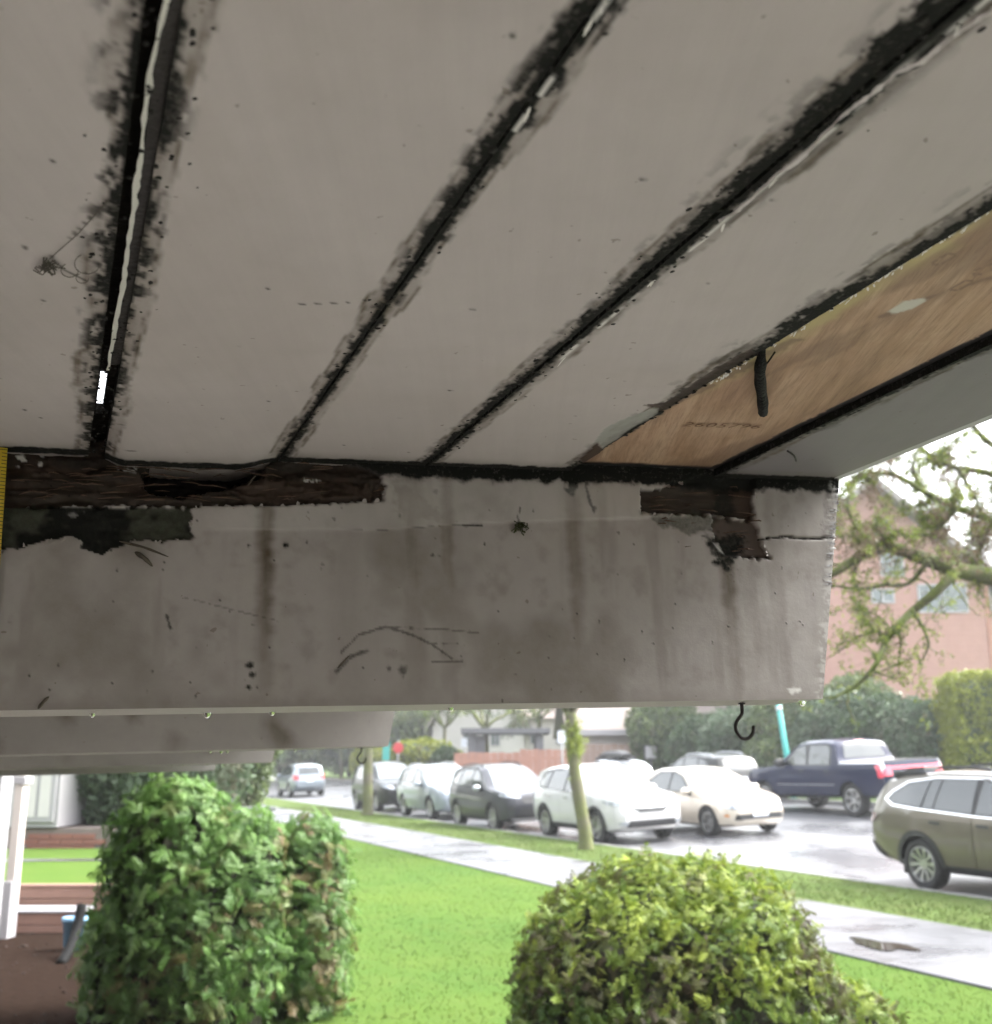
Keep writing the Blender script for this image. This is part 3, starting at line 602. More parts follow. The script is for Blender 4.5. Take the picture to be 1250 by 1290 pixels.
# ------------------------------------------------------------------ tape measure held against the beam
tp = empty('tape_measure', P3(B(-10, 545)[0], -.012, 0)); props(tp, 'yellow steel tape measure hooked up against the rotten left of the front beam', 'tape measure')
a, b = np.array(B(-4, 543)), np.array(B(-62, 1400)); dvec = b - a; L = np.linalg.norm(dvec); e1 = dvec / L; e2 = np.array([-e1[1], e1[0]])
V, F = [], []; nseg = 60
for i in range(nseg + 1):
    for k in range(7):
        y = -1 + 2 * k / 6; q = a + e1 * L * i / nseg + e2 * y * .0125; V.append(P3(q[0], -.008 - .0035 * (1 - y * y), q[1]))
for i in range(nseg):
    for k in range(6): F.append((i * 7 + k, i * 7 + k + 1, (i + 1) * 7 + k + 1, (i + 1) * 7 + k))
blade = link('blade', pymesh('blade', V, F, True), M['yellow'], tp)
mb = MB()
for i in range(int(L / .004)):
    ln = .010 if i % 5 == 0 else .005; q = a + e1 * (i * .004 + .004)
    for sg in (1, -1):
        c0 = q + e2 * sg * .0124; c1 = q + e2 * sg * (.0124 - ln); f = [-.0086, -.0122 if ln > .006 else -.0108]
        V4 = [P3(*(lambda p, d: (p[0], d, p[1]))(p + e1 * s_, d - .0004)) for p, d in ((c0, f[0]), (c1, f[1])) for s_ in (-.0004, .0004)]; mb.add(V4, [(0, 1, 3, 2)])
mb.build('graduation_mark', M['black'], blade)
mb = MB(); q = a - e1 * .004; mb.add([P3(q[0] + e2[0] * y + e1[0] * x, d, q[1] + e2[1] * y + e1[1] * x) for d in (-.014, -.0005) for x in (-.004, .012) for y in (-.0125, .0125)], box_vf(0, 1, 0, 1, 0, 1)[1]); mb.build('end_hook', M['steel_dark'], tp)
q = b + e1 * .03; mb = MB(); mb.add([P3(q[0] + e2[0] * y + e1[0] * x, d, q[1] + e2[1] * y + e1[1] * x) for d in (-.045, -.004) for x in (-.032, .032) for y in (-.03, .035)], box_vf(0, 1, 0, 1, 0, 1)[1]); mb.build('case', M['yellow'], tp, bevel=.006)
# ------------------------------------------------------------------ ground, road, sidewalk
def grass_mat(name, a, b, c):
    t = NT(name); n = t.noise(.45, 4); f = t.noise(14, 6, .7); g = t.noise(2.6, 5, .6)
    col = t.mix(t.mr(n, .3, .7), a, b); col = t.mix(t.mr(g, .45, .75, 0, .6), col, c); col = t.mix(t.mr(f, .3, .75, 0, .35), col, tuple(q * .6 for q in a))
    t.col(col).rough(1.0).set(Specular_IOR_Level=.02); t.bump(f, .5, .03); return t.m
M['lawn'] = grass_mat('lawn', (.060, .112, .026), (.082, .130, .027), (.095, .132, .034))
M['verge'] = grass_mat('verge', (.075, .12, .033), (.10, .135, .045), (.13, .125, .065))
M['fargrass'] = grass_mat('far_grass', (.09, .14, .05), (.12, .17, .07), (.14, .15, .08))
def road_mat():
    t = NT('wet_asphalt'); big = t.noise(.35, 5, .55, vec=t.mapped((1, .45, 1), (0, 0, -AZ))); f = t.noise(60, 4, .7); m = t.noise(3, 5)
    t.col(t.mix(t.mr(m, .3, .7), (.085, .086, .092), (.125, .125, .135)))
    wet = t.mr(big, .40, .58); t.rough(t.mix(wet, (.22, .22, .22), (.5, .5, .5))); t.set(Specular_IOR_Level=.9)
    t.bump(f, .10, .01); return t.m
M['road'] = road_mat()
def conc_mat(name, c, wetlo=.12):
    t = NT(name); big = t.noise(.8, 5); f = t.noise(40, 5, .7); m = t.noise(4, 5)
    col = t.mix(t.mr(m, .3, .7), tuple(q * .75 for q in c), tuple(q * 1.15 for q in c)); col = t.mix(t.mr(f, .5, .8, 0, .4), col, tuple(q * .5 for q in c))
    t.col(col); t.rough(t.mr(big, .38, .62, wetlo, .5)); t.bump(f, .15, .006); return t.m
M['walk'] = conc_mat('wet_concrete', (.105, .103, .112), .22); M['kerb'] = conc_mat('kerb_concrete', (.24, .235, .23), .3)
M['floor'] = conc_mat('porch_concrete', (.135, .125, .115), .5); M['housewall'] = plain('house_wall', (.20, .18, .165), .7, var=.08, scale=2)
M['soil'] = plain('soil', (.021, .014, .011), 1.0, spec=.0, var=.55, scale=14, bump=.7)
M['puddle'] = NT('puddle').set(Base_Color=(.035, .024, .020, 1), Roughness=.05).m
def strip(name, u0, u1, v0, v1, z0, z1, mat, nu=40, nv=4, bumpz=0.0, kind='structure'):
    V, F = [], []
    for i in range(nu + 1):
        for k in range(nv + 1):
            u = u0 + (u1 - u0) * i / nu; v = v0 + (v1 - v0) * k / nv; V.append(st2(u, v, z0 + (z1 - z0) * k / nv + (random.uniform(-1, 1) * bumpz if 0 < k < nv else 0)))
    for i in range(nu):
        for k in range(nv): a = i * (nv + 1) + k; F.append((a, a + nv + 1, a + nv + 2, a + 1)[::-1])
    o = link(name, pymesh(name, V, F, True), mat)
    if kind: o['kind'] = kind
    return o
props(strip('ground', -900, 1500, -900, 6.98, 0, 0, M['lawn'], 60, 60), kind='structure')
strip('verge', -300, 500, 9.30, 11.24, .012, .045, M['verge'], 200, 6, .012)
strip('road', -300, 900, 11.34, 22.1, -.03, road_z(22.1), M['road'], 60, 20)
strip('far_ground', -900, 1500, 22.32, 1500, .64, 9, M['fargrass'], 40, 30)
def kerb(v0, v1, z0, z1, zt, n):
    for k in range(n):
        mb = MB(); u0 = 3 + k * 3.0; mb.box(u0 + .004, u0 + 2.996, v0, v1, z0, zt, lambda q: st2(*q)); o = mb.build('kerb', M['kerb'], bevel=.012); o['kind'] = 'structure'
kerb(11.235, 11.36, -.2, 0, .062, 22); kerb(22.08, 22.33, .2, 0, .655, 22)
walk = strip('sidewalk', -300, 500, 6.97, 9.31, -.012, -.012, M['kerb'], 60, 1)
for k in range(32):
    u0 = 2.0 + k * 1.52; mb = MB(); dz = random.uniform(-.006, .006); mb.box(u0 + .006, u0 + 1.514, 6.99, 9.29, -.08, .02 + dz, lambda q: st2(*q)); mb.build('slab', M['walk'], walk, bevel=.008)
pd = []; c0 = (8.85, 7.62)
for k in range(28):
    a = 2 * math.pi * k / 28; r = 1 + .22 * math.sin(3 * a + 1) + .15 * math.sin(5 * a); pd.append(st2(c0[0] + .55 * r * math.cos(a) * .7, c0[1] + .20 * r * math.sin(a), .029))
props(link('puddle', pymesh('puddle', pd, [tuple(range(28))]), M['puddle']), kind='structure')
mb = MB(); mb.box(-3.4, 4.4, -1.75, 2.9, -.2, .05, lambda q: st2(*q)); mb.build('unseen_floor', M['floor'], bevel=.01)['kind'] = 'structure'  # unseen slab added under the eye to mute green bounce on the soffit
hs_w = empty('house', st2(-1.9, -1.75, 0)); props(hs_w, 'off-white painted house walls that carry the porch roof, with an unseen wing added to block light', 'house')
mb = MB(); mb.box(-16, 8.2, -9.5, -1.75, -.2, 5.6, lambda q: st2(*q)); mb.build('wall', M['housewall'], hs_w)  # unseen house block, made taller to darken reflections in the car paint
mb = MB(); mb.add([st2(*q) for q in ((-16.6, -10.2, 5.6), (8.8, -10.2, 5.6), (8.8, -1.2, 5.6), (-16.6, -1.2, 5.6), (-16.6, -5.7, 8.2), (8.8, -5.7, 8.2))], [(0, 1, 5, 4), (2, 3, 4, 5), (1, 2, 5), (3, 0, 4), (0, 3, 2, 1)]); mb.build('roof', M['floor'], hs_w)
mb = MB(); mb.box(-2.9, -2.7, -1.74, 4.6, -.2, 5.2, lambda q: st2(*q)); mb.build('wall', M['housewall'], hs_w)  # unseen wing wall added behind the eye to keep light off the beam
# bare soil bed at the house
def blob_sheet(name, pts, z, mat, n=10):
    P = smoothpath([(*p, 0) for p in pts] + [(*pts[0], 0)], n)[:-1]; return props(link(name, pymesh(name, [(p[0], p[1], z) for p in P], [tuple(range(len(P)))]), mat), kind='structure')
blob_sheet('soil_bed', [(-6.4, 12.3), (-5.6, 4.2), (-3.2, 3.0), (-1.5, 5.0), (-1.6, 7.6), (-1.9, 9.2), (-2.9, 10.2), (-3.6, 11.9)], .006, M['soil'])
ang = []
for i in range(420):
    x, y = random.uniform(-5.6, -2.0), random.uniform(6.0, 12.0); ang.append((x, y))
Vs, Fs = [], []
for i, (x, y) in enumerate(ang):
    r = random.uniform(.006, .022) * (1 if random.random() < .9 else 1.7); k = ICO_V * (1 + RNG.normal(0, .2, (len(ICO_V), 1))) * [r, r * RNG.uniform(.7, 1.3), r * .6]; Vs.append(k + [x, y, .006 + r * .2]); Fs.append(ICO_F + i * len(ICO_V))
M['clod'] = plain('soil_clod', (.030, .020, .016), .9, spec=.2, var=.5, scale=5, bump=.4)
props(link('soil_clods', npmesh('soil_clods', np.concatenate(Vs), np.concatenate(Fs)), M['clod']), 'loose brown clods and chips on the bare soil bed', 'soil', kind='stuff')

# ------------------------------------------------------------------ foliage and grass scattering
def rot_frames(N, up_bias=None, rng=RNG):
    pass
def scatter(name, tv, tf, pos, X, Y, Z, size, col, mat, parent=None):
    """copies of a template (x across, y along, z out of plane) at pos with axes X, Y, Z, joined into one mesh"""
    N, k = len(pos), len(tv); size = np.asarray(size).reshape(N, 1, 1)
    V = pos[:, None, :] + size * (tv[None, :, 0:1] * X[:, None, :] + tv[None, :, 1:2] * Y[:, None, :] + tv[None, :, 2:3] * Z[:, None, :])
    F = (np.arange(N)[:, None, None] * k + tf[None]).reshape(-1, tf.shape[1])
    C = np.repeat(col, k, axis=0)
    me = npmesh(name, V.reshape(-1, 3), F, {'tint': C}); o = link(name, me, mat, parent); o['kind'] = 'stuff'; return o
def unit(a): return a / (np.linalg.norm(a, axis=-1, keepdims=True) + 1e-9)
def leaf_mat(name, stops, dead=(.14, .085, .05), trans=.25, spec=.35):
    t = NT(name); r, g, b, a = t.attr('tint'); c = t.ramp(r, stops); c = t.mix(g, c, dead)
    hs_ = t.mix(t.math('MULTIPLY', b, .5), c, tuple(q * .3 for q in stops[0][1])); t.col(hs_).rough(.5).set(Specular_IOR_Level=spec)
    tr = t.n('ShaderNodeBsdfTranslucent'); t.l(hs_, tr.inputs[0]); mx = t.n('ShaderNodeMixShader'); mx.inputs[0].default_value = trans
    t.l(t.b.outputs[0], mx.inputs[1]); t.l(tr.outputs[0], mx.inputs[2]); t.l(mx.outputs[0], t.t.nodes['Material Output'].inputs[0]); return t.m
M['blade'] = leaf_mat('grass_blade', [(0, (.055, .108, .024)), (.5, (.082, .132, .027)), (1, (.125, .165, .032))], (.12, .13, .05), .5, .08)
M['vblade'] = leaf_mat('verge_blade', [(0, (.065, .10, .026)), (.5, (.10, .14, .040)), (1, (.15, .175, .06))], (.20, .18, .09), .4, .05)
def tuft():
    V, F = [], []; r = random.Random(3)
    for i in range(6):
        a = r.uniform(0, 6.28); l = r.uniform(.6, 1.1); b = r.uniform(.1, .5); x, y = .25 * r.uniform(-1, 1), .25 * r.uniform(-1, 1); px, py = -math.sin(a) * .07, math.cos(a) * .07; n = len(V)
        V += [(x - px, y - py, 0), (x + px, y + py, 0), (x + math.cos(a) * b * .5, y + math.sin(a) * b * .5, l * .65), (x + math.cos(a) * b, y + math.sin(a) * b, l)]; F += [(n, n + 1, n + 2), (n + 2, n + 1, n + 3)]
    return np.array(V), np.array(F)
TV, TF_ = tuft()
def grass(name, n, u0, u1, v0, v1, z, hmin, hmax, mat, label, keep=None, pw=1.0):
    f = RNG.random(n) ** pw; u = u0 + (u1 - u0) * f; v = RNG.uniform(v0, v1, n); p = np.outer(u, UX) + np.outer(v, VX)
    ok = np.abs(p[:, 0]) < p[:, 1] * .50 + .6
    if keep is not None: ok &= keep(p)
    p = p[ok]; N = len(p); a = RNG.uniform(0, 6.28, N); X = np.stack([np.cos(a), np.sin(a), 0 * a], 1); Yv = np.stack([-np.sin(a), np.cos(a), 0 * a], 1); Z = unit(np.stack([RNG.normal(0, .18, N), RNG.normal(0, .18, N), np.ones(N)], 1))
    big = fbm(p[:, 0] * .8, p[:, 1] * .8, 7); col = np.stack([np.clip(.15 + .75 * big + RNG.normal(0, .10, N), 0, 1), np.clip(RNG.random(N) * 1.5 - 1.25, 0, .5), RNG.random(N) * .12, np.ones(N)], 1)
    o = scatter(name, TV, TF_, np.concatenate([p, np.full((N, 1), z)], 1), X, Yv, Z, RNG.uniform(hmin, hmax, N), col, mat); props(o, label, 'grass'); return o
def not_bed(p): return ~((p[:, 0] < -1.55) & (p[:, 1] < 12.2)) & ~((p[:, 0] < -3.4) & (p[:, 1] < 13.2))
grass('lawn_grass', 60000, 4.5, 30, -1.5, 7.06, 0, .012, .030, M['blade'], 'short bright green grass of the lawn between shrubs and sidewalk', not_bed, 1.7)
grass('verge_grass', 17000, 7, 45, 9.24, 11.24, .03, .02, .05, M['vblade'], 'dull green grass strip between sidewalk and kerb', None, 1.6)

def spray():
    """flat conifer spray: axis with side branchlets"""
    V, F = [], []; r = random.Random(5)
    def rh(x0, y0, a, l, w, z0, z1):
        n = len(V); dx, dy = math.sin(a), math.cos(a); V.extend([(x0, y0, z0), (x0 + dx * l * .5 - dy * w, y0 + dy * l * .5 + dx * w, (z0 + z1) / 2 + .03), (x0 + dx * l, y0 + dy * l, z1), (x0 + dx * l * .5 + dy * w, y0 + dy * l * .5 - dx * w, (z0 + z1) / 2 + .03)]); F.append((n, n + 1, n + 2, n + 3))
    rh(0, 0, 0, 1.0, .035, 0, -.16)
    for i in range(8):
        y = .10 + .105 * i; l = .52 * (1 - .075 * i); sg = 1 if i % 2 else -1
        rh(0, y, sg * (.85 - .045 * i) + r.uniform(-.1, .1), l * r.uniform(.8, 1.1), .040, -.10 * y, -.25 * y - .10 + r.uniform(-.08, .08)); rh(0, y + .04, -sg * (.80 - .045 * i) + r.uniform(-.1, .1), l * r.uniform(.7, 1.0), .038, -.10 * y, -.25 * y - .08 + r.uniform(-.08, .08))
    for i in range(3): rh(.02 * (i - 1), .8, (i - 1) * .35, .28, .035, -.13, -.22)
    return np.array(V), np.array(F)
SV, SF = spray()
def bush(name, loc, lobes, n, size, mat, label, cat='shrub', droop=.35, updir=.5, dead=.15, seed=1, core=True, group=None, gapfreq=4.5, tpl=None, squaren=2.0, bright=0.0, corecol=None, facing=True, lump=1.0, face=0.0):
    """lobes: (dx, dy, z0, rx, ry, rz) domes; sprays spread over their skins, in clumps with darker gaps between them"""
    rng = np.random.default_rng(seed); root = empty(name, loc); props(root, label, cat, group); tv, tf = tpl or (SV, SF)
    ars = np.array([l[3] * l[5] for l in lobes]); ars = ars / ars.sum(); Ps, Ns, Cs = [], [], []
    for li, l in enumerate(lobes):
        m = int(n * ars[li]); d = unit(rng.normal(0, 1, (m * 2, 3)))
        if facing: d = d[(d @ unit(np.array([-loc[0], -loc[1], 0.]))) > -.55]
        d = d[:m]; m = len(d)
        sq = (np.abs(d) ** squaren).sum(1) ** (1 / squaren); dn = d / sq[:, None]
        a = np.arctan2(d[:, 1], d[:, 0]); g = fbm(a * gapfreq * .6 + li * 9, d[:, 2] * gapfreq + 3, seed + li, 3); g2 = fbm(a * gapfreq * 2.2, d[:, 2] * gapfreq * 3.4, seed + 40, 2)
        dep = 1.0 + .13 * lump * (g - .55) + .10 * lump * (g2 - .5) - .30 * sstep(.42, .28, g2) * rng.random(m) - .11 * rng.random(m) ** 2
        p = dn * dep[:, None] * np.array([l[3], l[4], l[5]]) + np.array([l[0], l[1], l[2]])
        ok = p[:, 2] > .04; 
        for lj, q in enumerate(lobes):
            if lj != li: ok &= (np.abs((p - np.array(q[:3])) / np.array(q[3:6])) ** squaren).sum(1) > .8
        nn = unit(d / np.array([l[3], l[4], l[5]])); Ps.append(p[ok]); Ns.append(nn[ok]); dd = fbm(a * 3, d[:, 2] * 4, seed + 80, 3)
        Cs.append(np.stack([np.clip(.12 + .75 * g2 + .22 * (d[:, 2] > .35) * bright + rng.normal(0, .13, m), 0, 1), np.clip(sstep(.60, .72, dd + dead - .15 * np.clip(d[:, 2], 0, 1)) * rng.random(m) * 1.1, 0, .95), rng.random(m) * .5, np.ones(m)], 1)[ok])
    P_, N_, C_ = np.concatenate(Ps), np.concatenate(Ns), np.concatenate(Cs); N = len(P_)
    if face:
        Zd = unit(N_ * face + rng.normal(0, .34, (N, 3)) + np.array([0, 0, .18])); T_ = rng.normal(0, .75, (N, 3)) + np.array([0, 0, updir]) + N_ * .25
        Yd = unit(T_ - Zd * (T_ * Zd).sum(1, keepdims=True)); Xd = np.cross(Yd, Zd)
    else:
        Yd = unit(N_ * .75 + np.array([0, 0, 1.]) * (updir - droop * (N_[:, 2:3] < .35)) + rng.normal(0, .42, (N, 3))); Xd = unit(np.cross(Yd, unit(N_ * .4 + rng.normal(0, .8, (N, 3))))); Zd = np.cross(Xd, Yd)
    scatter('foliage', tv, tf, P_ + np.array(loc), Xd, Yd, Zd, size * (.45 + .95 * rng.random(N) ** 1.3), C_, mat, root)
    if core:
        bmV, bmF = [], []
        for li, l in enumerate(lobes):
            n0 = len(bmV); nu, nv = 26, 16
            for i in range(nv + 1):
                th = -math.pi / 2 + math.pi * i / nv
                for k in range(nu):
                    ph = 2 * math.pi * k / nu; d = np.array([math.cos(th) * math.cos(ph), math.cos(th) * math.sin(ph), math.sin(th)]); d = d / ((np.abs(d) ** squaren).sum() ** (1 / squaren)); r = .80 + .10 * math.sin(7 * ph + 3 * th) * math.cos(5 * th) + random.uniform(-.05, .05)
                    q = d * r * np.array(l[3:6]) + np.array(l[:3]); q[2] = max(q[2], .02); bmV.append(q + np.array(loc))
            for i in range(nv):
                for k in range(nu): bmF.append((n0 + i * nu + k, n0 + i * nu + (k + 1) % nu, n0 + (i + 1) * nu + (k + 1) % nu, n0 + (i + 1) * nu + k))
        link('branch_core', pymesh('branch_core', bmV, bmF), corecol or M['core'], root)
    return root
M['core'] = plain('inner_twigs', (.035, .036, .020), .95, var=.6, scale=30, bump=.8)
M['twig'] = plain('brown_twig', (.075, .05, .035), .9, var=.4, scale=40, bump=.3)
M['thujaL'] = leaf_mat('cedar_green', [(0, (.040, .090, .020)), (.35, (.09, .19, .040)), (.65, (.155, .28, .070)), (1, (.26, .38, .13))], (.20, .14, .065), .35)
M['thujaR'] = leaf_mat('cedar_lime', [(0, (.035, .070, .018)), (.35, (.09, .165, .035)), (.65, (.19, .28, .04)), (1, (.36, .44, .065))], (.085, .055, .038), .28)
def stems(root, loc, n, h, r, seed, spread=.35):
    rr_ = random.Random(seed)
    for i in range(n):
        a = rr_.uniform(0, 6.28); p = [np.array([math.cos(a) * spread * .5, math.sin(a) * spread * .5, -.03]), np.array([math.cos(a) * spread * .8, math.sin(a) * spread * .8, h * .3]), np.array([math.cos(a + .3) * spread * .7, math.sin(a + .3) * spread * .7, h * .65]), np.array([math.cos(a) * spread, math.sin(a) * spread, h])]
        mb = MB(); mb.tube(smoothpath([q + np.array(loc) for q in p], 5), [r * (1 - .6 * k / 15) for k in range(16)], 7); mb.build('stem', M['twig'], root, True)
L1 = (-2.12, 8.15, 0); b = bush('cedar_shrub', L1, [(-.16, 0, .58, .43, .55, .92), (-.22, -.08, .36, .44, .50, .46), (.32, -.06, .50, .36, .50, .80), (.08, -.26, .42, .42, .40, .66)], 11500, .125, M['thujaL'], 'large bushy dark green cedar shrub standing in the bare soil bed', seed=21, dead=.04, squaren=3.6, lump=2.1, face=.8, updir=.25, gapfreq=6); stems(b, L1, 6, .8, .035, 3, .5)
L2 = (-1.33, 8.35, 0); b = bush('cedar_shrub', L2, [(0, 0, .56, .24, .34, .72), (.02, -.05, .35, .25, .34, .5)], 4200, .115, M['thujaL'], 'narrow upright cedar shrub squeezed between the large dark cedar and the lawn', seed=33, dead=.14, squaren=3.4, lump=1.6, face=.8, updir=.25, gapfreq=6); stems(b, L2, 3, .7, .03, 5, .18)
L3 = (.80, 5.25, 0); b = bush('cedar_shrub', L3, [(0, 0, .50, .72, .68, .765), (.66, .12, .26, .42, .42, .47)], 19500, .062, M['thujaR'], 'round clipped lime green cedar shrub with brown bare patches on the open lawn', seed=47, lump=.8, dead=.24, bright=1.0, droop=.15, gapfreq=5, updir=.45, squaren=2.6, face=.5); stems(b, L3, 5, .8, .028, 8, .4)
# brown inner twigs showing on the round shrub
V, F = [], []; mb = MB(); rr_ = random.Random(4)
for i in range(260):
    a = rr_.uniform(3.4, 6.1); el = rr_.uniform(-.6, .75); d = np.array([math.cos(a) * math.cos(el), math.sin(a) * math.cos(el), math.sin(el)]); p = d * np.array([.64, .62, .68]) * rr_.uniform(.9, 1.02) + np.array([L3[0], L3[1], .55]); q = p + d * rr_.uniform(.05, .12) + np.array([rr_.gauss(0, .03), rr_.gauss(0, .03), rr_.uniform(-.03, .07)])
    mb.tube([p, (p + q) / 2 + np.array([rr_.gauss(0, .008)] * 3), q], [.004, .003, .0012], 4)
o = mb.build('dead_twigs', M['twig'], b); o['kind'] = 'stuff'
# ------------------------------------------------------------------ vehicles
def paint(name, c, flake=.0, rough=.28, spec=.5):
    t = NT(name).set(Base_Color=(*c, 1), Roughness=rough, Metallic=flake, Coat_Weight=1.0 if spec > .3 else .55, Coat_Roughness=.05, Specular_IOR_Level=spec); n = t.noise(3, 5)
    t.col(t.mix(t.mr(n, .3, .75), c, tuple(q * .86 for q in c))); return t.m
M['glass'] = NT('car_glass').set(Base_Color=(.018, .024, .026, 1), Roughness=.03, Specular_IOR_Level=.75, Coat_Weight=.6).m
M['screen'] = NT('windshield_glass').set(Base_Color=(.26, .29, .30, 1), Metallic=.45, Roughness=.05).m
M['tyre'] = plain('tyre', (.014, .014, .015), .75, var=.3, scale=40, bump=.2)
M['rim'] = plain('alloy', (.52, .52, .52), .3, .85, var=.1, scale=20); M['rimdark'] = plain('wheel_dark', (.03, .03, .03), .6, var=.3)
M['chrome'] = plain('chrome', (.78, .79, .8), .1, 1.0, var=.04); M['trim'] = plain('black_trim', (.018, .018, .02), .55, var=.25, scale=60, bump=.1)
M['lamp'] = NT('clear_lamp').set(Base_Color=(.42, .45, .50, 1), Roughness=.08, Metallic=.35, Coat_Weight=1).m
M['red'] = NT('red_lamp').set(Base_Color=(.42, .012, .02, 1), Roughness=.12, Coat_Weight=1).m
M['plate'] = plain('plate_white', (.62, .64, .70), .4, var=.1, scale=30); M['amber'] = NT('amber').set(Base_Color=(.55, .2, .04, 1), Roughness=.2, Coat_Weight=1).m
WHEELS = {}
def wheel_meshes(r, w, spokes, twin):
    k = (round(r, 3), round(w, 3), spokes, twin)
    if k in WHEELS: return WHEELS[k]
    h = w / 2; ri = r * .69
    V, F = lathe_vf([(ri, -h * .7), (ri * 1.03, -h * .95), (r * .90, -h), (r * .975, -h * .8), (r, -h * .45), (r, h * .45), (r * .975, h * .8), (r * .90, h), (ri * 1.03, h * .95), (ri, h * .7), (ri * .97, 0), (ri, -h * .7)], 36)
    ty = pymesh('tyre', V, F, True)
    m = MB()
    V, F = lathe_vf([(ri * 1.0, -h * .90), (ri * .93, -h * .93), (ri * .90, -h * .6), (ri * .90, h * .6), (ri * .93, h * .93), (ri, h * .9)], 36); m.add(V, F)
    V, F = lathe_vf([(.001, h * .62), (r * .14, h * .62), (r * .16, h * .5), (r * .16, h * .1)], 20); m.add(V, F)
    for i in range(spokes):
        a = 2 * math.pi * i / spokes
        for off in ((-.10, .10) if twin else (0,)):
            for s0, s1 in ((.13, .92),):
                V = []
                for rr, hw, y0, y1 in ((r * .12, .055 * r, h * .28, h * .60), (ri * s1, (.05 if twin else .09) * r, h * .45, h * .82)):
                    aa = a + (off * (1.0 if rr > r * .2 else .5)) * (1.6 if twin else 1); cx, cz = math.cos(aa) * rr, math.sin(aa) * rr; tx, tz = -math.sin(aa) * hw, math.cos(aa) * hw
                    V += [(cx - tx, y0, cz - tz), (cx + tx, y0, cz + tz), (cx + tx * .8, y1, cz + tz * .8), (cx - tx * .8, y1, cz - tz * .8)]
                m.add(V, [(0, 1, 5, 4), (1, 2, 6, 5), (2, 3, 7, 6), (3, 0, 4, 7)])
    rim = pymesh('rim', m.V, m.F)
    V, F = lathe_vf([(.001, h * .12), (ri * .62, h * .12), (ri * .92, h * .0), (ri * .92, -h * .2)], 24); dk = pymesh('brake_disc', V, F, True)
    WHEELS[k] = (ty, rim, dk); return WHEELS[k]
